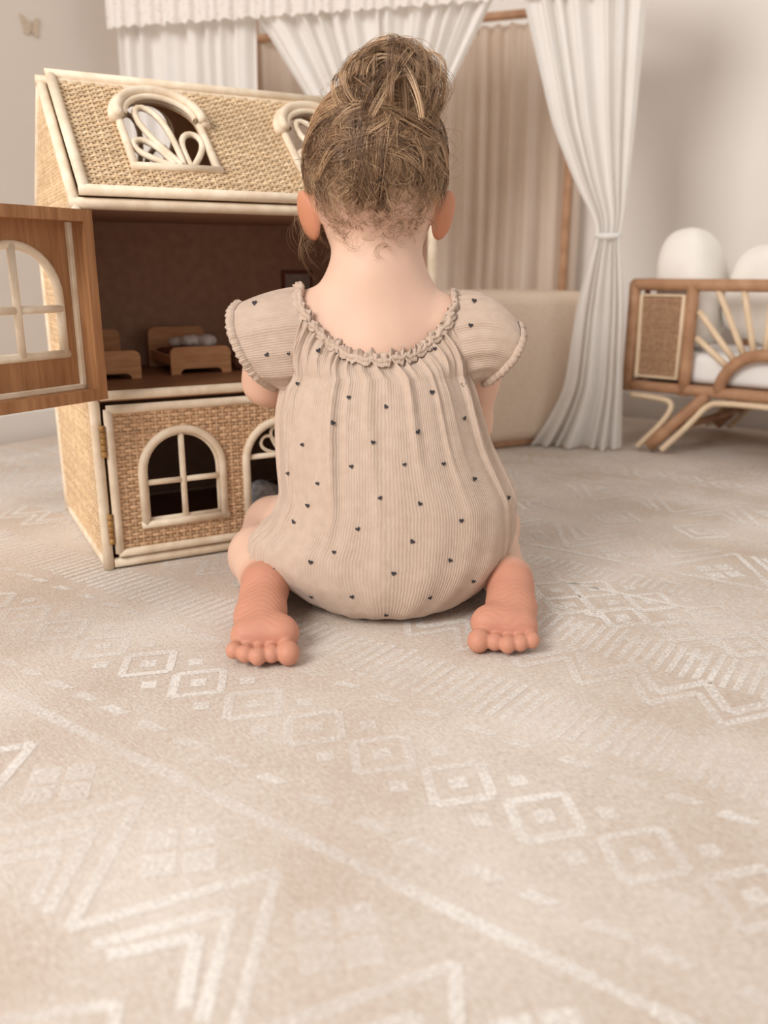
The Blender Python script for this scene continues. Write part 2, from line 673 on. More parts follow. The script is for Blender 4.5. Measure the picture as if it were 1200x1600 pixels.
P = Pat()
for base, sh, amp in ((.175, 0.0, .17), (1.28, .02, .19)):
    per = .136
    for kx in range(-10, 15):
        s0 = -.464 + sh + per * kx
        if not SMIN < s0 < SMAX: continue
        for top, half in ((amp, per / 2), (amp - .042, per / 2 - .022), (amp - .07, per / 2 - .036)):
            lo = amp - .11
            for sgn in (1, -1):
                P.path([(s0 - half, base + sgn * lo), (s0, base + sgn * top), (s0 + half, base + sgn * lo)], .0085)
        for sgn in (1, -1):
            for ds, dg in ((0, .019), (0, -.019), (.019, 0), (-.019, 0)):
                P.diamond((s0 + per / 2 + ds, base + sgn * (amp - .022) + dg), .0155, .0155)
        P.ring((s0, base), .042, .042, .008)
        P.ring((s0, base), .020, .020, .007)
    for sgn in (1, -1):
        gl = lambda q: base + sgn * q
        P.line((SMIN + .03, gl(.205)), (SMAX - .03, gl(.205)), .010)
        if sgn > 0 or base > 1:
            for kx in range(-24, 30):
                s0 = -.28 + .072 * kx
                P.ring((s0, gl(.325)), .030, .034, .008)
                P.diamond((s0, gl(.325)), .010, .011)
                P.diamond((s0 + .036, gl(.325 + .03)), .010, .010)
                P.diamond((s0 + .036, gl(.325 - .03)), .010, .010)
            s0 = SMIN + .04
            while s0 < SMAX - .06:
                for q in (.245, .403):
                    ln = RNG.uniform(.018, .03)
                    P.poly([(s0, gl(q - .006)), (s0 + ln, gl(q - .003)), (s0 + ln + .006, gl(q + .005)), (s0 + .006, gl(q + .006))])
                s0 += RNG.uniform(.036, .052)
            for s0 in np.arange(SMIN + .03, SMAX - .03, .0128):
                P.line((s0, gl(.428 + RNG.normal(0, .003))), (s0 + .003, gl(.50 + RNG.normal(0, .003))), .0066)
            if base < 1:
                for kx in range(-26, 30):
                    s0 = -.30 + .0655 * kx
                    P.path([(s0 - .0327, gl(.558)), (s0, gl(.606)), (s0 + .0327, gl(.558))], .010)
                    P.path([(s0 - .0327, gl(.532)), (s0, gl(.58)), (s0 + .0327, gl(.532))], .008)
                    P.ring((s0 + .01, gl(.715)), .030, .034, .010)
                    P.diamond((s0 + .01, gl(.715)), .011, .012)
                    P.diamond((s0 + .043, gl(.66)), .014, .010)
                for s0 in np.arange(SMIN + .03, SMAX - .03, .012):
                    P.line((s0, gl(.82)), (s0 + .002, gl(.858)), .006)
                P.line((SMIN + .03, gl(.785)), (SMAX - .03, gl(.785)), .008)
pat = obj('woven_pattern', P.v, P.f, pm, rug, smooth=False)
tag(pat, 'faded white tribal pattern woven into the rug', kind='stuff')


# ------------------------------------------------------------------ dollhouse
HW, HD, HS, HE, RY, RZ = .506, .344, .228, .457, .178, .613
house = empty('dollhouse', (-.3665, 1.0464, 0), math.atan2(.473, .881))
tag(house, 'two-storey rattan dollhouse with woven roof and arched windows', 'dollhouse')
R = .0068
X3, Y3, Z3 = np.eye(3)


def rod(name, a, b, r=R, parent=house, m='rattan', sides=12):
    a, b = np.array(a, float), np.array(b, float)
    n = max(2, int(np.linalg.norm(b - a) / .04))
    pts = [a + (b - a) * t for t in np.linspace(0, 1, n + 1)]
    return MB().tube(pts, r, sides).build(name, m, parent)


# corner posts and rails (local x along the front, y back, z up)
for x in (R, HW - R):
    rod('corner_post', (x, R, .001), (x, R, HE))
    rod('corner_post', (x, HD - R, .001), (x, HD - R, HE))
    sx = 0 if x < .1 else HW
    rod('side_rail', (x, 2 * R, R + .001), (x, HD - 2 * R, R + .001))
    rod('side_rail', (x, 2 * R, HS - R), (x, HD - 2 * R, HS - R), .005)
    for dx in (0.0,):
        rod('gable_rod', (x, R, HE), (x, RY, RZ))
        rod('gable_rod', (x, HD - R, HE), (x, RY, RZ))
rod('front_rail', (2 * R, R, R + .001), (HW - 2 * R, R, R + .001))
rod('front_rail', (2 * R, R, HS), (HW - 2 * R, R, HS))
rod('eave_rail', (0, R, HE), (HW, R, HE))
rod('eave_rail', (0, HD - R, HE), (HW, HD - R, HE))
rod('back_rail', (2 * R, HD - R, R + .001), (HW - 2 * R, HD - R, R + .001))
rod('ridge_pole', (0, RY, RZ + .004), (HW, RY, RZ + .004))
# boards
MB().box((.013, .004, .004), (HW - .013, HD - .010, .010)).build('floor_board', 'shelf_wood', house, False)
MB().box((.009, .002, HS - .006), (HW - .009, HD - .010, HS + .003)).build('shelf_board', 'shelf_wood', house, False)
MB().box((.009, .004, HE - .004), (HW - .009, HD - .010, HE + .002)).build('ceiling_board', 'plywood_dark', house, False)
MB().box((.009, HD - .012, .004), (HW - .009, HD - .006, HE)).build('back_board', 'plywood_dark', house, False)
# side walls: board inside, weave outside
pent = [(0.008, .004), (HD - .008, .004), (HD - .008, HE), (RY, RZ - .008), (.008, HE)]
for x, s in ((R - .001, -1), (HW - R + .001, 1)):
    V, F = plate([pent], .004)
    o = obj('side_board', frame(V, (x if s < 0 else x - .004, 0, 0), Y3, Z3, X3), F, 'plywood_dark', house, False)

    def ins(y, z):
        if not (.010 < y < HD - .010): return False
        top = HE + (y - .0) / RY * (RZ - HE) if y < RY else HE + (HD - y) / (HD - RY) * (RZ - HE)
        return z < top - .006
    V, F = weave(HD, RZ, ins, .0042, .0070)
    if s < 0:
        Vw = frame(V, (x - .0005, 0, 0), Y3, Z3, -X3)
    else:
        Vw = frame(V, (x + .0005, 0, 0), Y3, Z3, X3)
    w = obj('weave', Vw, F, 'cane_roof', house)
    tag(w, kind='stuff')


# --- lower front door leaf
def arch_rod(parent, o, ex, ey, ez, x0, x1, z0, z1, r, name='window_frame', sill=True, mt='rattan'):
    pts = arch(x0, x1, z0, z1, 18)
    V, F = tube_geo([(p[0], p[1], 0) for p in pts], r, 8)
    mb = MB().add(V, F)
    if sill:
        V, F = tube_geo([(x0 - r, z0, 0), (x1 + r, z0, 0)], r, 8)
        mb.add(V, F)
    return obj(name, frame(mb.v, o, ex, ey, ez), mb.f, mt, parent)


fo = np.array([0, -.0005, 0])
out = -Y3
wins = [(.062, .162, .060, .176), (.344, .444, .060, .176)]
door_a = (.204, .302, .022, .176)
V, F = plate([[(.018, .020), (HW - .018, .020), (HW - .018, HS - .016), (.018, HS - .016)]] + [arch(*a) for a in wins] + [arch(*door_a)], .005)
lower = obj('lower_front_door', frame(V, (0, .008, 0), X3, Z3, out), F, 'cane_backing', house, False)
holes = wins + [door_a]


def insl(x, z):
    return .020 < x < HW - .020 and .020 < z < HS - .016 and not any(in_arch(x, z, *a) for a in holes)


V, F = weave(HW, HS, insl, .0047, .0090)
tag(obj('weave', frame(V, (0, .0025, 0), X3, Z3, out), F, 'cane_weave', lower), kind='stuff')
for a, b in (((.020, .002, .0215), (HW - .020, .002, .0215)), ((.020, .002, HS - .0165), (HW - .020, .002, HS - .0165)),
             ((.0215, .002, .0215), (.0215, .002, HS - .0165)), ((HW - .0215, .002, .0215), (HW - .0215, .002, HS - .0165))):
    rod('edge_rod', a, b, .0058, lower)
for x0, x1, z0, z1 in wins:
    arch_rod(lower, (0, 0, 0), X3, Z3, out, x0 - .004, x1 + .004, z0 - .004, z1 + .004, .0056)
    arch_rod(lower, (0, .005, 0), X3, Z3, out, x0 + .001, x1 - .001, z0 + .001, z1 - .001, .0032, 'inner_frame')
    rod('muntin', ((x0 + x1) / 2, .002, z0), ((x0 + x1) / 2, .002, z1), .0042, lower)
    rod('muntin', (x0, .002, z0 + .052), ((x0 + x1) / 2 - .004, .002, z0 + .052), .004, lower)
    rod('muntin', ((x0 + x1) / 2 + .004, .002, z0 + .052), (x1, .002, z0 + .052), .004, lower)


def loops(parent, o, ex, ey, ez, cx, z0, lst, r):
    for ang, ln, wd in lst:
        a = math.radians(ang)
        pts = []
        for t in np.linspace(0, 1, 22):
            ph = PI * 2 * t
            # teardrop petal
            l = ln * (1 - math.cos(ph)) / 2
            w = wd * math.sin(ph) * (.25 + .75 * (1 - math.cos(ph)) / 2) * .62
            pts.append((cx + l * math.sin(a) + w * math.cos(a), z0 + l * math.cos(a) - w * math.sin(a), 0))
        V, F = tube_geo(pts, r, 8)
        obj('petal_loop', frame(V, o, ex, ey, ez), F, 'rattan', parent)


x0, x1, z0, z1 = door_a
arch_rod(lower, (0, 0, 0), X3, Z3, out, x0 - .004, x1 + .004, z0, z1 + .004, .0058, 'doorway_frame', False)
rod('muntin', (x0, .002, z0 + .110), (x1, .002, z0 + .110), .004, lower)
loops(lower, (0, .002, 0), X3, Z3, out, (x0 + x1) / 2, z0 + .111, ((-50, .036, .022), (-12, .040, .020), (12, .040, .020), (50, .036, .022)), .0025)
for zc in (.172, .056):
    mb = MB()
    for q in range(5):
        mb.tube([(.0125, -.0005, zc - .020 + q * .0082), (.0125, -.0005, zc - .0125 + q * .0082)], .0034, 8)
    mb.build('hinge', 'brass', lower)
# --- upper door leaf swung open to the left
ud = empty('upper_front_door', (0, 0, 0))
bpy.data.objects.remove(ud)
A = math.radians(150)
DX = np.array([math.cos(A), -math.sin(A), 0])
DN = np.array([math.sin(A), math.cos(A), 0]) * -1
DN = np.array([-DX[1], DX[0], 0])
if (DN @ np.array([.5, -.8, 0])) < 0: DN = -DN
DO = np.array([.001, -.010, 0])
DL, dz0, dz1 = .488, .231, .447
dw = [(.034, .150, .286, .408), (.186, .302, .286, .408), (.338, .454, .286, .408)]
V, F = plate([[(0, dz0), (DL, dz0), (DL, dz1), (0, dz1)]] + [arch(*a) for a in dw], .006)
upper = obj('upper_front_door', frame(V, DO, DX, Z3, DN), F, 'plywood', house, False)
tag(upper, 'open brown wooden upper door with arched window')
rim, rt = .028, .009


def dbox(name, a, b, m='plywood'):
    mb = MB().box(a, b, .0008)
    return obj(name, frame(np.array(mb.v), DO, DX, Z3, DN), mb.f, m, upper, False)


def miter(name, p, m='plywood'):
    """rim board of trapezoid outline in the door plane (mitred corners) with depth"""
    V, F = plate([p], rim)
    return obj(name, frame(V + np.array([0, 0, .004]), DO, DX, Z3, DN), F, m, upper, False)


t = .013
miter('rim_board', [(0, dz1), (DL, dz1), (DL - t, dz1 - t), (t, dz1 - t)])
miter('rim_board', [(0, dz0), (DL, dz0), (DL - t, dz0 + t), (t, dz0 + t)])
miter('rim_board', [(0, dz0), (0, dz1), (t, dz1 - t), (t, dz0 + t)])
miter('rim_board', [(DL, dz0), (DL, dz1), (DL - t, dz1 - t), (DL - t, dz0 + t)])
for a, b in (((t, dz0 + t, .006), (DL - t, dz0 + t + .006, .012)), ((t, dz0 + t, .006), (t + .006, dz1 - t, .012))):
    dbox('bead_strip', a, b, 'rattan')
for w_ in dw:
    x0, x1, z0, z1 = w_
    arch_rod(upper, DO + DN * .004, DX, Z3, DN, x0, x1, z0, z1, .0052)
    cx = (x0 + x1) / 2
    for a, b in (((cx, z0), (cx, z1)), ((x0, z0 + .052), (cx - .004, z0 + .052)), ((cx + .004, z0 + .052), (x1, z0 + .052))):
        V, F = tube_geo([(a[0], a[1], .006), (b[0], b[1], .006)], .0044, 10)
        obj('muntin', frame(V, DO, DX, Z3, DN), F, 'rattan', upper)
insd = lambda x, z: .008 < x < DL - .008 and dz0 + .006 < z < dz1 - .006 and not any(in_arch(x, z, *a) for a in dw)
V, F = weave(DL, dz1, insd, .0047, .0090)
tag(obj('weave', frame(V, DO, DX, Z3, -DN), F, 'cane_weave', upper), kind='stuff')
for zc in (.40, .28):
    MB().box((-.004, -.004, zc - .022), (.008, .004, zc + .022), .001).build('hinge', 'plywood', house, False)
# --- roof slopes
RL = math.hypot(RY, RZ - HE)
for side in (0, 1):
    if side == 0:
        ex, ey = X3, np.array([0, RY, RZ - HE]) / RL
        o0 = np.array([0, .002, HE + .010])
        L_ = RL
    else:
        L_ = math.hypot(HD - RY, RZ - HE)
        ex, ey = X3, np.array([0, RY - HD, RZ - HE]) / L_
        o0 = np.array([0, HD - .002, HE + .010])
    ez = np.cross(ex, ey)
    if side == 1: ez = -ez
    rw = [(.091, .191, .054, .200), (.318, .418, .054, .200)]
    V, F = plate([[(.016, .004), (HW - .016, .004), (HW - .016, L_ - .004), (.016, L_ - .004)]] + [arch(*a) for a in rw], .004)
    rf = obj('roof_slope', frame(V, o0 - ez * .004, ex, ey, ez), F, 'cane_backing', house, False)
    insr = lambda x, y: .018 < x < HW - .018 and .008 < y < L_ - .008 and not any(in_arch(x, y, *a) for a in rw)
    V, F = weave(HW, L_, insr, .0047, .0088)
    tag(obj('weave', frame(V, o0, ex, ey, ez), F, 'cane_roof', rf), kind='stuff')
    for a, b in (((.012, .004), (HW - .012, .004)), ((.012, L_ + .001), (HW - .012, L_ + .001)), ((.0185, .004), (.0185, L_)), ((HW - .0185, .004), (HW - .0185, L_))):
        V, F = tube_geo([(a[0], a[1], .003), (b[0], b[1], .003)], .0066, 12)
        obj('edge_rod', frame(V, o0, ex, ey, ez), F, 'rattan', rf)
    for x0, x1, z0, z1 in rw:
        c = (x0 + x1) / 2
        arch_rod(rf, o0 + ez * .003, ex, ey, ez, x0 - .003, x1 + .003, z0, z1 + .002, .0055)
        arch_rod(rf, o0 + ez * .010, ex, ey, ez, x0 + .003, x1 - .003, z0 + .100, z1 - .004, .0045, 'hood_rod', False)
        r_ = (x1 - x0) / 2 + .009
        zs = z1 - (x1 - x0) / 2
        for rr, hh, q in ((r_, .006, .0075), (r_ - .004, .014, .0060)):
            pts = [(c - rr * math.cos(a), zs + rr * math.sin(a), hh) for a in np.linspace(-.12, PI + .12, 22)]
            V, F = tube_geo(pts, q, 10)
            obj('hood_rod', frame(V, o0, ex, ey, ez), F, 'rattan', rf)
        loops(rf, o0 + ez * .003, ex, ey, ez, c - .002, z0 + .004, ((-40, .062, .030),), .0042)
        loops(rf, o0 + ez * .005, ex, ey, ez, c + .008, z0 + .004, ((-14, .122, .036),), .0042)
        loops(rf, o0 + ez * .003, ex, ey, ez, c + .020, z0 + .004, ((14, .072, .030),), .0042)


# --- things inside the house (world placed through the house frame)
def hw(x, y, z):
    c, s = .881, .473
    return (-.3665 + c * x - s * y, 1.0464 + s * x + c * y, z)


HRZ = house.rotation_euler[2]


def doll_bed(x, y, label):
    b = empty('doll_bed', hw(x, y, HS + .003), HRZ)
    tag(b, label, 'doll bed', 'wooden doll beds on the upper floor')
    w, l = .092, .135

    def board(name, yy, h, cut):
        r = .010
        out_ = [(0, 0)]
        if cut:
            out_ += [(.015, 0)] + [(.022 + .008 * -math.cos(a), .008 * math.sin(a)) for a in np.linspace(0, PI / 2, 5)] + [(w - .022 + .008 * math.sin(a), .008 * math.cos(a)) for a in np.linspace(0, PI / 2, 5)] + [(w - .015, 0)]
        out_ += [(w, 0), (w, h - r)] + [(w - r + r * math.cos(a), h - r + r * math.sin(a)) for a in np.linspace(0, PI / 2, 6)] + [(r - r * math.sin(a), h - r + r * math.cos(a)) for a in np.linspace(0, PI / 2, 6)]
        V, F = plate([out_], .007)
        return obj(name, frame(V, (0, yy, 0), X3, Z3, Y3), F, 'toy_wood', b, False)
    board('footboard', 0, .040, True)
    board('headboard', l, .062, False)
    for xx in (.003, w - .009):
        MB().box((xx, .007, .012), (xx + .006, l, .026), .001).build('side_rail', 'toy_wood', b, False)
    MB().box((.010, .008, .012), (w - .010, l - .001, .030), .006).build('mattress', 'frame_red', b)
    return b


doll_bed(.008, .15, 'small wooden doll bed partly behind the open door, left of two')
doll_bed(.148, .168, 'small wooden doll bed with white bundle, right of two in dollhouse')


def blob(name, lst, h, material, label, cat, loc=(0, 0, 0), rough=0, seed=0, parent=None, smooth=2):
    pts = np.array([c for c, r in lst])
    rr = np.array([np.max(r) for c, r in lst])
    s = SDF((pts - rr[:, None]).min(0) - .012, (pts + rr[:, None]).max(0) + .012, h)
    for c, r in lst:
        r = np.broadcast_to(np.asarray(r, float), (3,))
        s.ell(c, r, k=min(.012, .5 * float(r.min())))
    V, Q = s.mesh(smooth)
    if rough:
        g = np.random.default_rng(seed)
        K = g.normal(0, 260, (12, 3))
        ph = g.uniform(0, 6.28, 12)
        c = V.mean(0)
        d = V - c
        d /= np.linalg.norm(d, axis=1)[:, None]
        V = V + d * (np.sin(V @ K.T + ph).sum(1) * rough / 4)[:, None]
    o = quadmesh(name, V, Q, material, parent, loc=loc)
    if label: tag(o, label, cat)
    return o


b0 = np.array([0, 0, HS + .003])
blob('cloth_bundle', [((.055, .085, .042), (.018, .016, .010)), ((.078, .075, .042), (.016, .018, .011)), ((.038, .10, .040), (.014, .014, .008))], .0022,
     'pillow_white', 'small crumpled white cloth bundle on right doll bed', 'cloth', loc=(0, 0, 0), rough=.0015).matrix_world = Matrix.Translation(hw(.148, .168, HS + .003)) @ Matrix.Rotation(HRZ, 4, 'Z')
blob('knitted_doll', [((0, 0, .014), (.013, .013, .014)), ((.002, 0, .036), (.011, .011, .012)), ((.010, -.006, .018), (.005, .005, .013))], .0018,
     'knit_brown', 'tiny dark brown knitted doll beside right doll bed', 'doll').matrix_world = Matrix.Translation(hw(.258, .19, HS + .003)) @ Matrix.Rotation(HRZ, 4, 'Z')
pf = empty('picture_frame', hw(.391, HD - .012, .335), HRZ)
tag(pf, 'small reddish picture on the back wall inside dollhouse', 'picture')
MB().box((0, -.004, 0), (.058, 0, .046), .001).build('frame', 'frame_red', pf, False)
MB().box((.006, -.0055, .006), (.052, -.003, .040), .0005).build('print', 'pic_grey', pf, False)
st = blob('plush_toy', [((0, 0, .030), (.034, .030, .030)), ((-.020, -.006, .052), (.020, .020, .018)), ((.028, .004, .040), (.022, .020, .018)), ((.0, -.02, .014), (.018, .018, .014))], .003,
          'fluff_grey', 'fluffy grey and white plush toy behind lower doorway', 'plush toy', rough=.003)
st.matrix_world = Matrix.Translation(hw(.262, .075, .010)) @ Matrix.Rotation(HRZ, 4, 'Z')
cb = empty('doll_wardrobe', hw(.03, .13, .010), HRZ)
tag(cb, 'small brown doll wardrobe behind the lower left window', 'wardrobe')
MB().box((0, 0, .006), (.050, .045, .120), .002).build('body', 'shelf_wood', cb, False)
for k in (0, 1):
    d_ = MB().box((.003 + .0225 * k, -.004, .012), (.0245 + .0225 * k, 0, .114), .001).build('door', 'shelf_wood', cb, False)
    MB().tube([(.021 + .008 * k, -.004, .062), (.021 + .008 * k, -.009, .062)], .0018, 8).build('knob', 'brass', d_)
for xx in (.004, .046):
    for yy in (.004, .041):
        MB().tube([(xx, yy, 0), (xx, yy, .008)], .003, 8).build('leg', 'shelf_wood', cb)

# ------------------------------------------------------------------ child
person = empty('person', (0, .95, 0))
PL = (0, -.95, 0)
tag(person, 'small child with messy bun in beige heart-print romper, sitting back to camera', 'person')
S = SDF((-.215, .735, -.004), (.205, 1.262, .60), .0018)
# torso
S.ell((0, .965, .075), (.105, .088, .072), .02)
S.chain([((0, .965, .09), .086), ((0, .972, .17), .076), ((-.003, .988, .25), .068), ((-.005, .998, .285), .060)], .03)
S.ell((-.006, .992, .295), (.094, .047, .050), .03)
S.cap((-.072, .99, .318), (.058, .99, .312), .036, .036, .03)
S.cap((-.007, .99, .30), (-.008, 1.0, .41), .056, .045, .025)
S.cap((-.060, .99, .325), (-.008, .995, .372), .030, .040, .03)
S.cap((.046, .99, .32), (-.008, .995, .372), .030, .040, .03)
# head
HC = np.array([-.009, 1.004, .487])
S.ell(HC, (.0735, .088, .084), .02)
S.ell(HC + [0, .028, -.045], (.056, .056, .056), .03)
S.ell(HC + [0, .065, -.068], (.026, .022, .020), .02)         # chin
for sx in (-1, 1):
    S.ell(HC + [sx * .034, .058, -.040], (.024, .022, .022), .02)  # cheeks
    S.ell(HC + [sx * .030, .088, -.004], (.017, .010, .010), .008, sub=True)
S.cap(HC + [0, .086, -.012], HC + [0, .094, -.030], .005, .009, .008)  # nose
S.ell(HC + [0, .084, -.050], (.017, .007, .0045), .005)
S.ell(HC + [0, .083, -.058], (.014, .007, .0045), .005)
# ears
for sx, zz in ((-1, 0), (1, 0)):
    c_ = HC + np.array([sx * .0765, .004, -.047])
    ax = np.array([[sx * .80, -.55, .12], [.55, .80, -.1 * sx], [-sx * .05, .14, .985]])
    ax = np.array([[.80, -.60 * sx, 0], [.60 * sx, .80, 0], [0, 0, 1.]])
    tl = math.radians(16 * sx)
    ry = np.array([[math.cos(tl), 0, -math.sin(tl)], [0, 1, 0], [math.sin(tl), 0, math.cos(tl)]])
    S.ell(c_, (.0075, .0175, .0275), .005, R=ax @ ry)
    S.ell(c_ + np.array([sx * .0045, .006, .003]), (.004, .010, .017), .004, R=ax @ ry, sub=True)
# left arm (image left): bent, forearm reaching into the house
S.chain([((-.088, .985, .322), .034), ((-.128, .992, .278), .031), ((-.138, 1.003, .253), .029)], .015)
S.chain([((-.136, 1.005, .258), .027), ((-.118, 1.09, .270), .025), ((-.092, 1.168, .283), .0175)], .012)
# right arm
S.chain([((.074, .985, .316), .034), ((.106, 1.0, .262), .0285), ((.104, 1.018, .200), .0255)], .015)
S.chain([((.104, 1.018, .200), .025), ((.090, 1.09, .222), .023), ((.076, 1.165, .250), .017)], .012)


def hand(w, d, up, side):
    w, d, up = (np.array(q, float) for q in (w, d, up))
    d /= np.linalg.norm(d)
    up -= d * (up @ d)
    up /= np.linalg.norm(up)
    sd = np.cross(d, up) * side
    S.cap(w, w + d * .030, .015, .015, .006)
    for q in (-1, 0, 1):
        S.cap(w + d * .012 + sd * q * .009, w + d * .036 + sd * q * .012, .0095, .0088, .006)
    for q, ln in ((-1.5, .021), (-.5, .027), (.5, .029), (1.5, .026)):
        a = w + d * .038 + sd * q * .0098
        b_ = a + d * ln * .6 - up * .004
        c_ = b_ + d * ln * .40 - up * .013
        S.chain([(a, .0058), (b_, .0054), (c_, .0047)], .0025)
    a = w + d * .012 + sd * .016
    S.chain([(a, .0075), (a + d * .014 + sd * .011 - up * .006, .0064), (a + d * .027 + sd * .010 - up * .013, .0052)], .004)


hand((-.092, 1.168, .283), (.30, .95, -.05), (0, .1, 1), 1)
hand((.076, 1.165, .250), (-.25, .90, .15), (0, -.1, 1), -1)
# legs: W-sit, knees forward, calves folded back beside the hips
for sx, kn, ca, an in ((-1, (-.148, 1.085, .052), (-.153, .985, .043), (-.138, .915, .037)), (1, (.142, 1.085, .052), (.130, .99, .042), (.142, .925, .037))):
    S.chain([((sx * .055, .97, .070), .060), ((sx * .100, 1.03, .062), .050), (kn, .040)], .02)
    S.chain([(np.array(kn) + [0, 0, -.008], .038), (ca, .037), (an, .027)], .008)


def foot(heel, toe, sx, L_=.145):
    """sole up, toes on the floor towards the camera; sx=+1 when the big toe is on the image-right side"""
    heel, toe = np.array(heel, float), np.array(toe, float)
    f = (toe - heel)
    ln = np.linalg.norm(f)
    f /= ln
    lat = np.array([-f[1], f[0], 0])       # horizontal across
    if lat[0] * sx < 0: lat = -lat         # points to the big toe side
    lat /= np.linalg.norm(lat)
    up = np.cross(f, lat)
    if up[2] < 0: up = -up
    q = lambda s_, w_, u_: heel + f * s_ * ln + lat * w_ + up * u_
    S.ell(q(.09, 0, -.004), (.0245, .027, .026), .010, R=np.array([lat, f, up]))
    S.chain([(q(.06, 0, -.006), .0235), (q(.34, -.002, -.010), .0225), (q(.60, .001, -.009), .0200)], .012)
    S.chain([(q(.20, -.008, -.009), .0195), (q(.42, -.013, -.010), .0180), (q(.62, -.017, -.010), .0165)], .012)
    S.cap(q(.66, -.020, -.009), q(.67, .018, -.007), .0140, .0160, .012)
    S.ell(q(.64, .016, -.004), (.0150, .017, .0130), .010, R=np.array([lat, f, up]))
    for w_, s_, r in ((.0225, .905, .0126), (.0060, .905, .0092), (-.0075, .925, .0092), (-.0200, .890, .0090), (-.0315, .845, .0088)):
        S.chain([(q(s_ - .16, w_ * .9, -.011), r * .62), (q(s_ - .02, w_, -.006), r * .80)], .0016)
        S.ell(q(s_, w_, -.004), (r * .93, r * 1.05, r), .0012, R=np.array([lat, f, up]))


foot((-.1345, .902, .046), (-.1165, .757, .013), 1)
foot((.1455, .918, .046), (.1170, .786, .013), -1)
BV, BQ = S.mesh(1)
# sole creases
for (hx, hy) in ((-.134, .0), (.14, .0)):
    m = (BV[:, 1] < .90) & (BV[:, 2] > .022) & (abs(BV[:, 0] - hx) < .05)
    yy = BV[m, 1] + .004 * np.sin(BV[m, 0] * 160) + .10 * (BV[m, 0] - hx)
    BV[m, 2] -= .0007 * np.maximum(0, np.sin(yy * 900)) * np.clip((.885 - yy) / .02, 0, 1) * np.clip((yy - .79) / .02, 0, 1)
skin = bpy.data.materials.new('skin')
skin.use_nodes = True
N, L = skin.node_tree.nodes, skin.node_tree.links
bs = N['Principled BSDF']
ca = N.new('ShaderNodeVertexColor')
ca.layer_name = 'Col'
nz = N.new('ShaderNodeTexNoise')
nz.inputs['Scale'].default_value = 40
tcn = N.new('ShaderNodeTexCoord')
L.new(tcn.outputs['Object'], nz.inputs['Vector'])
mr = N.new('ShaderNodeMapRange')
mr.inputs[3].default_value = .95
mr.inputs[4].default_value = 1.05
L.new(nz.outputs[0], mr.inputs[0])
vm = N.new('ShaderNodeVectorMath')
vm.operation = 'MULTIPLY'
L.new(ca.outputs[0], vm.inputs[0])
L.new(mr.outputs[0], vm.inputs[1])
L.new(vm.outputs[0], bs.inputs['Base Color'])
bs.inputs['Roughness'].default_value = .55
bs.inputs['Specular IOR Level'].default_value = .3
bs.inputs['Subsurface Weight'].default_value = .25
bs.inputs['Subsurface Radius'].default_value = (1, .35, .2)
bs.inputs['Subsurface Scale'].default_value = .004
bp = N.new('ShaderNodeBump')
bp.inputs['Strength'].default_value = .12
bp.inputs['Distance'].default_value = .001
nb = N.new('ShaderNodeTexNoise')
nb.inputs['Scale'].default_value = 500
L.new(tcn.outputs['Object'], nb.inputs['Vector'])
L.new(nb.outputs[0], bp.inputs['Height'])
L.new(bp.outputs[0], bs.inputs['Normal'])
MATS['skin'] = skin
body = quadmesh('body', BV, BQ, skin, person, loc=PL)
base, sole, earc = (np.array(lin(*c)[:3]) for c in ((218, 182, 161), (198, 140, 116), (196, 134, 103)))
C = np.tile(base, (len(BV), 1))
wf = np.clip((.925 - BV[:, 1]) / .03, 0, 1) * (BV[:, 2] < .1)
C = C * (1 - wf[:, None]) + sole * wf[:, None]
we = np.clip((abs(BV[:, 0] - HC[0]) - .061) / .006, 0, 1) * ((BV[:, 2] > .40) & (BV[:, 2] < .480))
C = C * (1 - we[:, None]) + earc * we[:, None]
wa = ((abs(BV[:, 0] + .01) > .075) & (BV[:, 2] > .13) & (BV[:, 2] < .32)).astype(float) * .5
C = C * (1 - wa[:, None]) + np.array(lin(214, 168, 144)[:3]) * wa[:, None]
set_color(body, C)
for sx in (-1, 1):
    e = blob('eye', [(HC + [sx * .030, .079, -.004], (.0105, .008, .0085))], .0016, 'eye_white', None, None, loc=PL, parent=person)
    blob('iris', [(HC + [sx * .030, .0868, -.005], (.005, .0022, .005))], .0008, 'iris', None, None, parent=e)

# ---- romper
RINGS = np.array([  # z, cx, cy, left, right, back, front
    (.0015, 0, .950, .020, .020, .025, .030),
    (.0018, 0, .950, .052, .055, .060, .080),
    (.006, 0, .950, .078, .082, .079, .105),
    (.016, 0, .950, .098, .103, .090, .12),
    (.030, 0, .952, .118, .122, .098, .125),
    (.045, 0, .953, .143, .134, .102, .125),
    (.062, 0, .955, .157, .145, .104, .125),
    (.080, 0, .957, .155, .149, .104, .12),
    (.100, 0, .958, .133, .152, .103, .115),
    (.130, 0, .960, .117, .152, .100, .11),
    (.155, 0, .962, .118, .137, .097, .108),
    (.185, 0, .965, .119, .120, .093, .104),
    (.220, 0, .968, .119, .108, .087, .10),
    (.250, 0, .972, .113, .100, .081, .09),
    (.268, 0, .974, .104, .092, .073, .08)])
NT, NR = 520, 150
TH = np.arange(NT) / NT * 2 * PI
t_r = np.linspace(0, 1, len(RINGS))
tv = np.linspace(0, 1, NR)
RI = np.stack([np.interp(tv, t_r, RINGS[:, i]) for i in range(7)], 1)
for _ in range(10):
    RI[1:-1] = .25 * RI[:-2] + .5 * RI[1:-1] + .25 * RI[2:]
ct, sn = np.cos(TH), np.sin(TH)


def ring_pts(z, cx, cy, l, r, b, f):
    pw = .88
    X = cx + np.where(ct > 0, r, l) * np.sign(ct) * abs(ct) ** pw
    Y = cy + np.where(sn > 0, f, b) * np.sign(sn) * abs(sn) ** pw
    return np.stack([X, Y, np.full(NT, z)], 1)


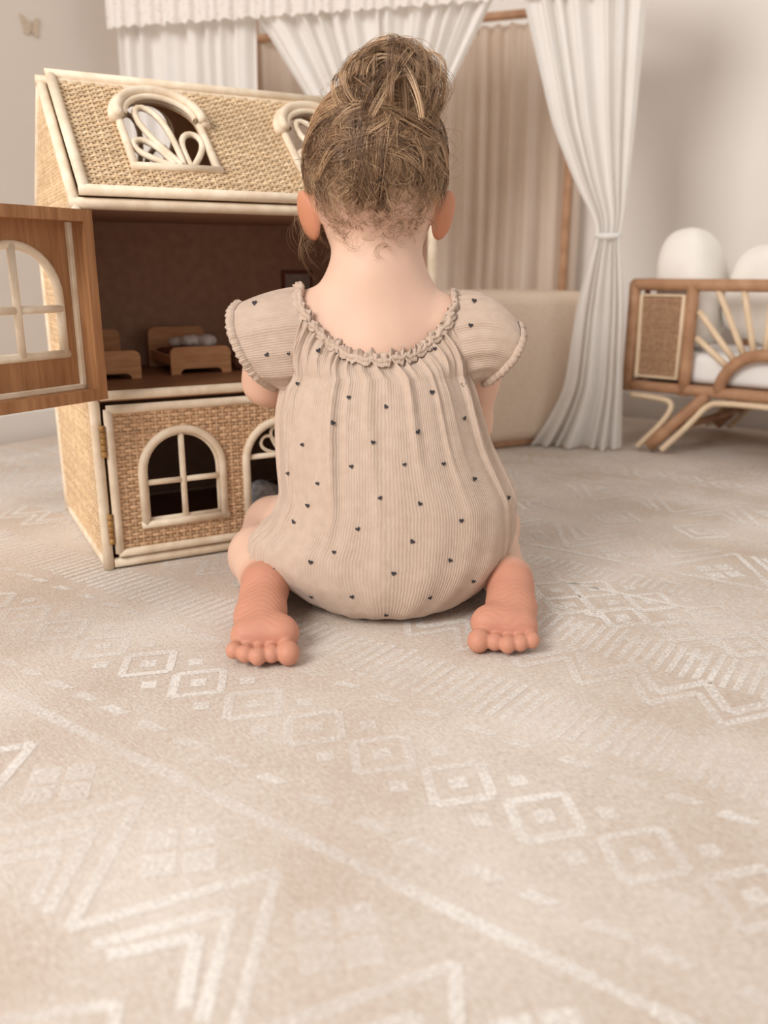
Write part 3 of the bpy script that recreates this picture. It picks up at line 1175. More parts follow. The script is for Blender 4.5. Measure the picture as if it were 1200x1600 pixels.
def neckline(h=0., o=0.):
    back = np.clip(-sn, 0, 1)
    fr = np.clip(sn, 0, 1)
    X = -.0085 + np.where(ct > 0, .0815 + o, .0815 + o) * np.sign(ct) * abs(ct) ** .9
    Z = .3590 - .0045 * ct - .0760 * back ** 1.1 - .03 * fr ** .8 + h
    Y = .984 - (.050 + o) * back ** .5 + (.055 + o) * fr ** .9
    return np.stack([X, Y, Z], 1)


rows = [ring_pts(*q) for q in RI]
NK = neckline()
top = rows[-1]
NU = 50
for t in np.linspace(0, 1, NU + 1)[1:]:
    b = top * (1 - t) + NK * t
    # slightly full between bust and neckline
    nrm = np.stack([ct, sn, np.zeros(NT)], 1)
    rows.append(b + nrm * (.007 * math.sin(PI * t))[..., None] if False else b + nrm * .007 * math.sin(PI * t))
G = np.array(rows)                      # (rows, theta, 3)
NV = len(G)
# gathered folds running down from the neckline
zv = G[:, :, 2]
vv = np.linspace(0, 1, NV)[:, None]     # 0 seat .. 1 neckline
D = np.zeros((NV, NT))
g2 = np.random.default_rng(11)
for k in range(27):     # long soft folds
    th0 = PI + (k + .5 + g2.uniform(-.45, .45)) / 27 * PI
    st_ = g2.choice([.35, .6, 1.0, 1.35])
    vend = g2.choice([.66, .5, .36, .22], p=[.25, .25, .25, .25]) + g2.uniform(-.06, .06)
    sl = g2.uniform(.06, .20)
    wd = .020 + .045 * (1 - vv) * g2.uniform(.5, 1.2)
    dth = (TH[None, :] - th0 - sl * (1 - vv) * 1.4 + PI) % (2 * PI) - PI
    fade = np.clip((vv - vend) / .30, 0, 1)
    fade = fade * fade * (3 - 2 * fade)
    D += st_ * .0052 * fade * np.exp(-(dth / wd) ** 2)
for k in range(64):     # tight gathers under the collar
    th0 = PI + (k + .5 + g2.uniform(-.3, .3)) / 64 * PI
    dth = (TH[None, :] - th0 + PI) % (2 * PI) - PI
    fade = np.clip((vv - .86 + g2.uniform(-.04, .04)) / .12, 0, 1)
    D += g2.uniform(.3, 1) * .0026 * fade * np.exp(-(dth / .017) ** 2)
for k in range(40):   # front
    th0 = (k + .5) / 40 * PI
    dth = (TH[None, :] - th0 + PI) % (2 * PI) - PI
    D += .0022 * np.clip((vv - .5) / .3, 0, 1) * np.exp(-(dth / .03) ** 2)
D += .0010 * np.sin(9 * TH[None, :] + 5 * vv) * np.clip(vv * 4, 0, 1) * (1 - vv)
D += .0012 * np.sin(21 * TH[None, :] - 9 * vv) * np.clip(vv * 4, 0, 1) * (1 - vv)
# puckers of the bloomer legs at both sides
sidew = np.exp(-((ct[None, :] + 1) / .10) ** 2) * np.exp(-((zv - .062) / .030) ** 2)
D += .0052 * sidew * np.sin(TH[None, :] * 46)
sidew = np.exp(-((ct[None, :] - 1) / .10) ** 2) * np.exp(-((zv - .085) / .035) ** 2)
D += .0035 * sidew * np.sin(TH[None, :] * 40 + zv * 60)
# surface normals
du = np.roll(G, -1, 1) - np.roll(G, 1, 1)
dv = np.gradient(G, axis=0)
NRM = np.cross(du, dv)
NRM /= np.linalg.norm(NRM, axis=2)[:, :, None] + 1e-12
G = G + NRM * D[:, :, None]


def skin_dist(Pw):
    q = np.clip((Pw - S.lo) / S.h, 0, np.array(S.F.shape) - 1.001)
    i = q.astype(int)
    f = q - i
    r_ = 0
    for a_ in (0, 1):
        for b_ in (0, 1):
            for c_ in (0, 1):
                w_ = (f[..., 0] if a_ else 1 - f[..., 0]) * (f[..., 1] if b_ else 1 - f[..., 1]) * (f[..., 2] if c_ else 1 - f[..., 2])
                r_ = r_ + w_ * S.F[i[..., 0] + a_, i[..., 1] + b_, i[..., 2] + c_]
    return r_


# keep the cloth just outside the skin on the back, under the collar
lim = np.clip((zv - .15) / .03, 0, 1) * np.clip((.97 - abs(ct))[None, :] / .1 + (zv > .335), 0, 1)
PD = np.stack([ct, sn, .10 + .9 * abs(ct) ** 6], 1)
PD /= np.linalg.norm(PD, axis=1)[:, None]
for _ in range(8):
    G = G + PD[None] * (lim * np.clip(.0032 - skin_dist(G), 0, .02))[:, :, None] * .8
for _ in range(2):
    Gm = G.copy()
    Gm[1:-1] = .25 * G[:-2] + .5 * G[1:-1] + .25 * G[2:]
    G = Gm
COLLAR = G[-1].copy()
G[:, :, 2] = np.maximum(G[:, :, 2], .0012)


def cloth_mat(name, c1, c2):
    m = mat(name, c1, c2, (30, 30, 30), .9, 0, nscale=3, sheen=.15)
    N, L = m.node_tree.nodes, m.node_tree.links
    uv = N.new('ShaderNodeUVMap')
    wv = N.new('ShaderNodeTexWave')
    wv.wave_type = 'BANDS'
    wv.bands_direction = 'X'
    wv.inputs['Scale'].default_value = 1.0
    wv.inputs['Distortion'].default_value = 2.6
    wv.inputs['Detail'].default_value = 2
    wv.inputs['Detail Scale'].default_value = 1.6
    L.new(uv.outputs[0], wv.inputs['Vector'])
    nz = N.new('ShaderNodeTexNoise')
    nz.inputs['Scale'].default_value = 3.5
    nz.inputs['Detail'].default_value = 2
    L.new(uv.outputs[0], nz.inputs['Vector'])
    ma = N.new('ShaderNodeMath')
    ma.operation = 'MULTIPLY_ADD'
    ma.inputs[1].default_value = .9
    L.new(nz.outputs[0], ma.inputs[0])
    L.new(wv.outputs['Fac'], ma.inputs[2])
    bp = N.new('ShaderNodeBump')
    bp.inputs['Strength'].default_value = .42
    bp.inputs['Distance'].default_value = .0008
    L.new(ma.outputs[0], bp.inputs['Height'])
    L.new(bp.outputs[0], N['Principled BSDF'].inputs['Normal'])
    return m


cloth_mat('romper_cloth', lin(190, 167, 149), lin(197, 175, 158))
romper = quadmesh('romper', G.reshape(-1, 3), grid_quads(NT, NV, True), 'romper_cloth', person, loc=PL)
# rib coordinate: wave "Scale 1" has a period of ~.31 uv units
UVu = np.tile(np.arange(NT) / NT * 270 * .314, (NV, 1))
UVv = np.tile((np.cumsum(np.r_[0, np.linalg.norm(np.diff(G[:, NT * 3 // 4], axis=0), axis=1)]) / .012)[:, None], (1, NT))
set_uv(romper, np.stack([UVu, UVv * .55], -1).reshape(-1, 2))
tag(romper, 'beige ribbed romper with small dark hearts')

# ruffled collar
base_ = neckline()
bk = np.clip(-sn, 0, 1)
COLR = []
for q, (hh, oo, am) in enumerate(((-.004, .0035, 0), (-.001, .0048, .0), (.001, .0015, .0006), (.005, .0018, .0024), (.0095, .0020, .0040), (.0100, .0005, .0040), (.005, -.0015, .0024), (-.002, -.003, 0))):
    hs = .30 + .70 * bk ** .6
    wob = am * .9 * bk ** .5 * (np.sin(TH * 78 + 2 * np.sin(TH * 9)) + .5 * np.sin(TH * 131)) * (.25 + .75 * bk)
    out2 = np.stack([ct, sn, np.zeros(NT)], 1)
    n0 = COLLAR + out2 * (oo + .0005)
    COLR.append(n0 + np.stack([0 * ct, 0 * ct, hh * hs + .0012 * np.sin(TH * 57) * (hh > .003)], 1) + out2 * wob[:, None] - out2 * (hh * .25 * hs)[:, None])
quadmesh('ruffle_collar', np.array(COLR).reshape(-1, 3), grid_quads(NT, len(COLR), True), 'romper_cloth', romper)
set_uv(bpy.data.objects['ruffle_collar'], np.stack([np.tile(np.arange(NT) / NT * 270 * .314, (len(COLR), 1)), np.tile(np.arange(len(COLR))[:, None] * .3, (1, NT))], -1).reshape(-1, 2))


# elastic band running round the whole neckline
bpts = COLLAR.copy()
bdir = np.stack([ct * .5, sn * .5, np.full(NT, .7)], 1)
for _ in range(8):
    bpts = bpts + bdir * np.clip(.0030 - skin_dist(bpts), 0, .02)[:, None] * .7
V, F = tube_geo(bpts[::4] + bdir[::4] * .0022, .0032 + .0005 * np.sin(np.arange(NT)[::4] * 2.1), 8, closed=True)
nb_ = obj('neck_band', V, F, 'romper_cloth', romper)
set_uv(nb_, np.asarray(V)[:, :2] * 60)


# sleeves
def sleeve(inner, outer, bulge, seed, puff):
    nt_, nv_ = 160, 48
    g = np.random.default_rng(seed)
    a = np.arange(nt_) / nt_ * 2 * PI

    def loop(t, bt, bk_, fr):
        t, bt, bk_, fr = (np.array(q) for q in (t, bt, bk_, fr))
        c = (t + bt) / 2
        A_ = (t - bt) / 2
        co, si = np.cos(a)[:, None], np.sin(a)[:, None]
        B_ = np.where(si > 0, 1, 0) * (bk_ - c) + np.where(si > 0, 0, 1) * (c - fr)
        return c + A_ * co + B_ * si
    I, O = loop(*inner), loop(*outer)
    rows_ = []
    for t in np.linspace(0, 1, nv_):
        p = I * (1 - t) + O * t
        c = p.mean(0)
        d = p - c
        d /= np.linalg.norm(d, axis=1)[:, None]
        e = math.sin(PI * min(1, t * 1.02)) ** .8
        fold = sum(st * np.exp(-(((a - t0 + PI) % (2 * PI) - PI) / wd) ** 2) for t0, wd, st in FO)
        p = p + d * (bulge * e + fold * (1 - .55 * t))[:, None] + np.array(puff) * e
        rows_.append(p)
    tuck = rows_[0] * .72 + rows_[0].mean(0) * .28
    tuck[:, 0] -= np.sign(tuck[:, 0].mean()) * .005
    return np.array([tuck] + rows_), a


for sx in (-1, 1):
    g = np.random.default_rng(30 + sx)
    FO = [(k / 30 * 2 * PI + g.uniform(-.08, .08), .07 + .06 * g.random(), .0042 * g.uniform(.1, 1) ** 1.5) for k in range(30)]
    if sx < 0:
        Gs, a = sleeve(((-.096, .982, .357), (-.112, .972, .250), (-.094, .944, .303), (-.097, 1.03, .32)),
                       ((-.163, .985, .345), (-.119, .985, .252), (-.157, .940, .294), (-.152, 1.03, .29)), .0025, 3, (0, 0, .001))
    else:
        Gs, a = sleeve(((.080, .982, .349), (.097, .972, .250), (.078, .944, .301), (.081, 1.03, .32)),
                       ((.140, .985, .324), (.104, .985, .253), (.146, .942, .296), (.132, 1.03, .29)), .005, 4, (.004, 0, .009))
    nt_, nv_ = Gs.shape[1], Gs.shape[0]
    so = quadmesh('sleeve', Gs.reshape(-1, 3), grid_quads(nt_, nv_, True)[:, ::-1] if sx > 0 else grid_quads(nt_, nv_, True), 'romper_cloth', romper)
    set_uv(so, np.stack([np.tile(np.arange(nt_) / nt_ * 120 * .314, (nv_, 1)), np.tile(np.arange(nv_)[:, None] * .1, (1, nt_))], -1).reshape(-1, 2))
    # frilled hem
    O = Gs[-1]
    c = O.mean(0)
    ax = (Gs[-1] - Gs[-4]).mean(0)
    ax /= np.linalg.norm(ax)
    d = O - c
    d -= (d @ ax)[:, None] * ax
    d /= np.linalg.norm(d, axis=1)[:, None]
    HR = []
    for oo, rr, am in ((-.003, .0005, 0), (-.0005, .003, .0008), (.004, .0035, .0012), (.0065, .0015, .0014), (.0035, -.0005, .001), (-.001, -.001, 0)):
        HR.append(O + ax * (oo + am * .6 * np.sin(a * 40))[:, None] + d * (rr + am * np.sin(a * 52 + 1.3 * np.sin(a * 7)))[:, None])
    ho = quadmesh('sleeve_frill', np.array(HR).reshape(-1, 3), grid_quads(nt_, 6, True), 'romper_cloth', romper)
    set_uv(ho, np.stack([np.tile(np.arange(nt_) / nt_ * 120 * .314, (6, 1)), np.tile(np.arange(6)[:, None] * .3, (1, nt_))], -1).reshape(-1, 2))
    if sx < 0: GsL = Gs
    else: GsR = Gs

# heart print: small dark hearts lying on the cloth, given as (x, z) on the back
HEARTS = [(-.0709, .2973), (-.0374, .2514), (.002, .2424), (-.0946, .2619), (-.054, .2257), (.0548, .2988), (.0513, .2558), (.036, .2169), (-.0115, .2066), (.0217, .1836), (.0638, .1822), (.0881, .2256),
          (.0872, .2605), (.0984, .1632), (-.0887, .1995), (-.0717, .1608), (-.0833, .1353), (-.0998, .1153), (-.0041, .1495), (.0381, .1425), (.0833, .1217), (.1407, .1346), (-.0279, .1161), (-.0537, .0904),
          (.0301, .103), (.0714, .0795), (-.0794, .0775), (.0103, .0689), (-.0804, .0347), (-.0347, .0404), (.0503, .0384), (.0989, .0503), (.0022, .0165), (-.0346, .1811), (-.1064, .1653),
          (.099, .3487), (.0943, .3231), (-.1437, .3463), (-.1283, .2917), (-.1044, .2927), (-.1234, .0611)]
pool = np.concatenate([G.reshape(-1, 3), GsL.reshape(-1, 3), GsR.reshape(-1, 3)])
pool = pool[pool[:, 1] < .985]
hb = MB()
tt = np.linspace(0, 2 * PI, 16, endpoint=False)
HO = np.stack([16 * np.sin(tt) ** 3, 13 * np.cos(tt) - 5 * np.cos(2 * tt) - 2 * np.cos(3 * tt) - np.cos(4 * tt)], 1) / 17
hg = np.random.default_rng(5)
for hx, hz in HEARTS:
    ro = hg.uniform(-.7, .7)
    q = HO * .0028 * hg.uniform(.85, 1.1)
    q = np.stack([q[:, 0] * math.cos(ro) - q[:, 1] * math.sin(ro), q[:, 0] * math.sin(ro) + q[:, 1] * math.cos(ro)], 1) + [hx, hz]
    q = np.concatenate([q, [[hx, hz]]])
    near = pool[(abs(pool[:, 0] - hx) < .012) & (abs(pool[:, 2] - hz) < .012)]
    if len(near) < 8: continue
    ymin = near[:, 1].min()
    near = near[near[:, 1] < ymin + .035]
    ys = []
    for p in q:
        d2 = (near[:, 0] - p[0]) ** 2 + (near[:, 2] - p[1]) ** 2
        k5 = np.argsort(d2)[:5]
        ys.append(near[k5, 1].min())
    vs = [(p[0], y - .0007, p[1]) for p, y in zip(q, ys)]
    hb.add(vs, [(i, (i + 1) % 16, 16) for i in range(16)])
hp = hb.build('heart_print', 'heart_ink', romper)
tag(hp, 'small dark grey hearts printed on the cloth', kind='stuff')

# ---- hair
HR_ = np.array([.0735, .088, .084])
BD = np.array([.16, -.74, .60])
BD /= np.linalg.norm(BD)
BC = np.array([.009, .954, .549])
hr = np.random.default_rng(3)


def hairy(d):
    """density of scalp hair for normalised head directions"""
    x, y, z = d[..., 0], d[..., 1], d[..., 2]
    lim = np.where(y < .25, -.56 + .36 * np.clip((abs(x + .03) - .12) / .55, 0, 1), -.28 + np.clip((y - .25) / .6, 0, 1) * .75)
    return np.clip((z - lim) / .10 + 1, 0, 1)


def strands(P, r, K=None):
    """P (N,K,3) -> three sided tubes"""
    N_, K_, _ = P.shape
    T = np.gradient(P, axis=1)
    T /= np.linalg.norm(T, axis=2)[:, :, None] + 1e-9
    ref = np.where(abs(T[..., 2:3]) < .8, np.array([0, 0, 1.]), np.array([1., 0, 0]))
    n = np.cross(T, ref)
    n /= np.linalg.norm(n, axis=2)[:, :, None] + 1e-9
    b = np.cross(T, n)
    prof = np.linspace(1, .45, K_)[None, :, None]
    r = np.asarray(r).reshape(-1, 1, 1) * prof
    V = np.stack([P + r * (math.cos(a) * n + math.sin(a) * b) for a in (0, 2 * PI / 3, 4 * PI / 3)], 2)
    V = V.reshape(-1, 3)
    i = np.arange(N_)[:, None, None] * (K_ * 3) + np.arange(K_ - 1)[None, :, None] * 3
    j = np.arange(3)[None, None, :]
    a, b_ = i + j, i + (j + 1) % 3
    Q = np.stack([a, b_, b_ + 3, a + 3], -1).reshape(-1, 4)
    return V, Q, np.repeat(np.arange(N_), K_ * 3)


HV, HQ, HCc = [], [], []
off = 0


def push(V, Q, C):
    global off
    HV.append(V)
    HQ.append(Q + off)
    HCc.append(C)
    off += len(V)


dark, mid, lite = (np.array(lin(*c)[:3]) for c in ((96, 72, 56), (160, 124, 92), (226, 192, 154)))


def hcol(t):
    t = np.clip(t, 0, 1)[:, None]
    return np.where(t < .5, dark + (mid - dark) * t * 2, mid + (lite - mid) * (t - .5) * 2)


# scalp cap
nu, nvv = 96, 48
uu, ww = np.meshgrid(np.linspace(0, 2 * PI, nu, endpoint=False), np.linspace(.02, PI - .02, nvv), indexing='xy')
cd_ = np.stack([np.sin(ww) * np.cos(uu), np.sin(ww) * np.sin(uu), np.cos(ww)], -1)
cv = HC + cd_ * (HR_ * (1.035 + .02 * np.sin(uu * 9)[..., None] * np.sin(ww)[..., None] ** 2))
cq = grid_quads(nu, nvv, True)
dd = cd_.reshape(-1, 3)
cen = dd[cq].mean(1)
x_, y_, z_ = cen.T
keep = hairy(cen) > .99
keep &= (cen[:, 2] > -.30 + .25 * np.clip((abs(x_) - .3) / .4, 0, 1) + .02 * np.sin(np.arctan2(y_, x_) * 30))
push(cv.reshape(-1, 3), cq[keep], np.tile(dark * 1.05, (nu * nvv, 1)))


def slerp(a, b, t):
    om = np.arccos(np.clip((a * b).sum(-1), -1, 1))[:, None, None]
    t = t[None, :, None]
    return (np.sin((1 - t) * om) * a[:, None] + np.sin(t * om) * b[:, None]) / (np.sin(om) + 1e-6)


# scalp strands in locks, swept up to the bun
NL, NC, K = 420, 18, 14
roots = []
while len(roots) < NL:
    d = hr.normal(size=3)
    d /= np.linalg.norm(d)
    if d[2] > -.75 and hr.random() < hairy(d) * (.35 if d[1] > .3 else 1): roots.append(d)
roots = np.array(roots)
tl = np.linspace(0, 1, K)
ends = BD + hr.normal(0, .26, (NL, 3))
ends /= np.linalg.norm(ends, axis=1)[:, None]
for c in range(NC):
    rd = roots + hr.normal(0, .045, (NL, 3))
    rd /= np.linalg.norm(rd, axis=1)[:, None]
    en = ends + hr.normal(0, .04, (NL, 3))
    en /= np.linalg.norm(en, axis=1)[:, None]
    pth = slerp(rd, en, tl)
    if c == 0:
        lock_lift = hr.uniform(.03, .115, NL)
        lock_amp = hr.uniform(.008, .055, NL)
        lock_fr = hr.uniform(1.0, 2.6, NL)
        lock_ph = hr.uniform(0, 6.28, NL)
        lock_col = hr.beta(1.1, 1.2, NL)
    lift = lock_lift[:, None] * (.35 + .9 * np.sin(PI * np.clip(tl, 0, 1) * .75 + .2))[None] + hr.normal(0, .008, (NL, 1))
    sidev = np.cross(rd, en)
    sidev /= np.linalg.norm(sidev, axis=1)[:, None] + 1e-6
    wav = lock_amp[:, None] * np.sin(2 * PI * lock_fr[:, None] * tl[None] + lock_ph[:, None]) + hr.normal(0, .016, (NL, 1)) * np.sin(PI * tl)[None]
    pth = pth + sidev[:, None] * wav[..., None]
    Pw = HC + pth * HR_ * (1 + lift[..., None])
    V, Q, idn = strands(Pw, hr.uniform(.0002, .00058, NL))
    push(V, Q, hcol(lock_col + hr.normal(0, .12, NL))[idn])
# loose short locks hanging down the back of the head
NLo = 210
rt = []
while len(rt) < NLo:
    d = hr.normal(size=3)
    d /= np.linalg.norm(d)
    if d[1] < -.25 and -.05 < d[2] < .72: rt.append(d)
rt = np.array(rt)
lc = hr.beta(2.4, 2, NLo)
ln = hr.uniform(.25, .75, NLo)
fr, ph, am = hr.uniform(.8, 2.6, NLo), hr.uniform(0, 6.28, NLo), hr.uniform(.02, .09, NLo)
for c in range(9):
    d0 = rt + hr.normal(0, .03, (NLo, 3))
    dn = d0 + np.array([0, -.05, -1.]) * ln[:, None]
    dn += hr.normal(0, .05, (NLo, 3))
    d0 /= np.linalg.norm(d0, axis=1)[:, None]
    dn /= np.linalg.norm(dn, axis=1)[:, None]
    pth = slerp(d0, dn, tl)
    sv = np.cross(d0, dn)
    sv /= np.linalg.norm(sv, axis=1)[:, None] + 1e-6
    pth = pth + sv[:, None] * (am[:, None] * np.sin(2 * PI * fr[:, None] * tl + ph[:, None]))[..., None]
    lift = .06 + .09 * tl[None] * hr.random((NLo, 1)) + .02 * np.sin(3 * PI * tl)[None] * hr.random((NLo, 1))
    V, Q, idn = strands(HC + pth * HR_ * (1 + lift[..., None]), hr.uniform(.0002, .00038, NLo))
    push(V, Q, hcol(lc + hr.normal(0, .12, NLo))[idn])
# sparse fine hair and curls at the nape
NN = 900
az = hr.uniform(-1.15, 1.15, NN)
zz = hr.uniform(-.92, -.40, NN)
d0 = np.stack([np.sin(az) * np.sqrt(1 - zz ** 2), -np.cos(az) * np.sqrt(1 - zz ** 2), zz], 1)
P0 = HC + d0 * HR_ * 1.0
neck_y = .955 + .0 * zz
P0[:, 1] = np.minimum(P0[:, 1], .958 + 6 * (P0[:, 0] + .009) ** 2)
dirs = np.stack([hr.normal(0, .5, NN), -.25 * np.ones(NN), hr.normal(.35, .6, NN)], 1)
Lh = hr.uniform(.006, .022, NN)
curl = hr.uniform(.0005, .003, NN)
fq = hr.uniform(.6, 1.8, NN)
pq = hr.uniform(0, 6.28, NN)
Pn = P0[:, None] + dirs[:, None] * Lh[:, None, None] * tl[None, :, None]
Pn[..., 0] += curl[:, None] * np.sin(2 * PI * fq[:, None] * tl + pq[:, None])
Pn[..., 2] += curl[:, None] * np.cos(2 * PI * fq[:, None] * tl + pq[:, None])
Pn[..., 1] -= .0012
V, Q, idn = strands(Pn, hr.uniform(.00014, .00026, NN))
push(V, Q, hcol(hr.beta(2.6, 2, NN))[idn])


def ringlets(cx, cy, cz, n, rad, turns, drop, seed, spread=.0012, thick=.00022, K=40, tilt=.3):
    g = np.random.default_rng(seed)
    t = np.linspace(0, 1, K)
    p = g.uniform(0, 6.28)
    base = np.stack([cx + rad * np.cos(2 * PI * turns * t + p), cy - .003 + tilt * rad * np.sin(2 * PI * turns * t + p), cz - drop * t + rad * .75 * np.sin(2 * PI * turns * t + p)], 1)
    o = g.normal(0, spread, (n, 1, 3))
    V, Q, idn = strands(base[None] + o * np.linspace(.4, 1, K)[None, :, None], np.full(n, thick))
    push(V, Q, hcol(g.beta(2.2, 2, n))[idn])


for k, (cx, cz, rad, tu, dr) in enumerate(((-.003, .408, .0060, .9, .012), (.024, .411, .010, .8, -.004), (-.046, .424, .010, .7, .008), (-.032, .414, .009, .8, .010), (.012, .427, .008, .9, .008),
                                           (-.055, .436, .008, .8, .006), (.045, .423, .011, .6, -.010), (-.018, .418, .007, .9, .010), (.035, .434, .008, .7, .008), (.004, .420, .006, 1.3, .012))):
    ringlets(cx, .945 + 5 * (cx + .008) ** 2, cz, 9 if k == 0 else 6, rad, tu, dr, 100 + k, .0018 if k == 0 else .0022, .00016)
for k in range(26):   # wisps hanging by the left cheek
    ringlets(-.082 + hr.normal(0, .009), 1.035 + hr.normal(0, .012), .446 + hr.normal(0, .012), 3, hr.uniform(.004, .012), hr.uniform(.5, 1.2), hr.uniform(.015, .055), 200 + k, .0034, .00016)
for k in range(8):
    ringlets(.064 + hr.normal(0, .004), 1.03 + hr.normal(0, .008), .450 + hr.normal(0, .006), 2, hr.uniform(.003, .007), hr.uniform(.6, 1.2), hr.uniform(.01, .03), 240 + k, .0018, .00016)
# bun: core + looping locks
sb = SDF((-.07, .88, .48), (.09, 1.05, .65), .003)
BO = BC - np.array([.007, .970, .578])
for c, r in (((.007, .972, .572), (.040, .036, .036)), ((-.018, .972, .572), (.028, .030, .030)), ((.034, .972, .575), (.024, .028, .034)), ((.008, .970, .598), (.036, .028, .020)), ((.006, .975, .545), (.046, .035, .022))):
    sb.ell(np.array(c) + BO, np.array(r) * .8, .01)
V, Q = sb.mesh(2)
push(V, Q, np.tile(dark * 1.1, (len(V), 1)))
NB = 210
t2 = np.linspace(0, 1, 22)
for k in range(NB):
    wrap = k % 6 == 0
    if wrap:   # around the base of the bun
        a0 = hr.uniform(0, 6.28)
        sp = hr.uniform(1.6, 3.6)
        ang = a0 + sp * t2
        rad = np.array([.044, .037]) * hr.uniform(.9, 1.1)
        base = np.stack([BC[0] + rad[0] * np.cos(ang), BC[1] + .004 + rad[1] * np.sin(ang), BC[2] - .024 + hr.normal(0, .010) + .016 * np.sin(ang * hr.uniform(.6, 1.6) + hr.uniform(0, 6))], 1)
    else:      # loop over the top, mostly vertical great arcs
        phi = hr.uniform(0, 2 * PI)
        hdir = np.array([math.cos(phi), math.sin(phi), 0])
        sh = hr.normal(0, .6, 3)
        jc = hr.normal(0, .007, 3)
        a0, a1 = hr.uniform(-.9, .3), hr.uniform(1.9, 4.0)
        ang = a0 + (a1 - a0) * t2
        rs = np.array([.041, .036, .037]) * hr.uniform(.66, 1.16)
        v = hdir * np.cos(ang)[:, None] + np.array([0, 0, 1.]) * np.sin(ang)[:, None] + sh * np.sin(ang)[:, None] * .5
        v /= np.linalg.norm(v, axis=1)[:, None]
        base = BC + jc + v * rs * (1 + .12 * np.sin(ang * hr.uniform(2, 4) + phi * 2))[:, None]
        base[:, 2] += .002
    n = 16
    o = hr.normal(0, 1, (n, 1, 3)) * np.array([.0030, .0030, .0022])
    fan = (.55 + .45 * np.cos(2 * PI * t2 * hr.uniform(.6, 1.2) + hr.uniform(0, 6)))[None, :, None]
    Pn = base[None] + o * (.4 + .8 * fan)
    V, Q, idn = strands(Pn, hr.uniform(.00022, .0004, n))
    lcv = hr.beta(1.2, 1.0)
    push(V, Q, hcol(lcv + hr.normal(0, .12, n))[idn])
# flyaways
NF = 520
d0 = hr.normal(size=(NF, 3))
d0[:, 1] -= .4
d0[:, 2] += .25
d0 /= np.linalg.norm(d0, axis=1)[:, None]
okf = hairy(d0) > .5
d0 = d0[okf]
NF = len(d0)
onbun = hr.random(NF) < .35
P0 = np.where(onbun[:, None], BC + d0 * np.array([.042, .037, .039]), HC + d0 * HR_ * 1.06)
tang = np.cross(d0, hr.normal(size=(NF, 3)))
tang /= np.linalg.norm(tang, axis=1)[:, None]
Lf = hr.uniform(.012, .034, NF)
Pn = P0[:, None] + tang[:, None] * (Lf[:, None] * tl)[..., None] + d0[:, None] * (Lf[:, None] * .5 * np.sin(PI * tl * hr.uniform(.5, 1.3, (NF, 1))))[..., None]
Pn += tang[:, [1, 2, 0]][:, None] * (.004 * np.sin(2 * PI * tl[None] * hr.uniform(.4, 1.4, (NF, 1))))[..., None]
V, Q, idn = strands(Pn, hr.uniform(.00012, .0002, NF))
push(V, Q, hcol(hr.beta(3, 2, NF))[idn])

hm = bpy.data.materials.new('hair')
hm.use_nodes = True
N, L = hm.node_tree.nodes, hm.node_tree.links
bs = N['Principled BSDF']
vc = N.new('ShaderNodeVertexColor')
vc.layer_name = 'Col'
L.new(vc.outputs[0], bs.inputs['Base Color'])
bs.inputs['Roughness'].default_value = .38
bs.inputs['Specular IOR Level'].default_value = .5
MATS['hair'] = hm
hair = quadmesh('hair', np.concatenate(HV), np.concatenate(HQ), hm, person, loc=PL)
set_color(hair, np.concatenate(HCc))
tag(hair, 'light brown curly hair in a messy bun')

# ------------------------------------------------------------------ curtained play canopy
CA, CB = np.array([-.60, 2.20, 0]), np.array([.55, 1.88, 0])
CLn = np.linalg.norm(CB - CA)
cdx = (CB - CA) / CLn
cnz = np.array([-cdx[1], cdx[0], 0])       # towards the back
canopy = empty('play_canopy', CA, math.atan2(cdx[1], cdx[0]))
tag(canopy, 'wooden play canopy frame with white lace valance along its top', 'canopy')
CDp = .42
for x in (.03, 1.123):
    rod('post', (x, .022, Z0 + .010), (x, .022, 1.06), .008, canopy, 'rattan_tan')
for x in (.14, 1.00):
    rod('post', (x, CDp, Z0 + .010), (x, CDp, 1.06), .011, canopy, 'rattan_tan')
rod('top_rail', (0, 0, 1.05), (CLn, 0, 1.05), .010, canopy, 'rattan_tan')
rod('top_rail', (0.02, CDp, .985), (1.0, CDp, 1.0), .011, canopy, 'rattan_tan')
rod('top_rail', (0, 0, 1.05), (.02, CDp, 1.05), .010, canopy, 'rattan_tan')
rod('top_rail', (CLn, 0, 1.05), (1.0, CDp, 1.05), .010, canopy, 'rattan_tan')


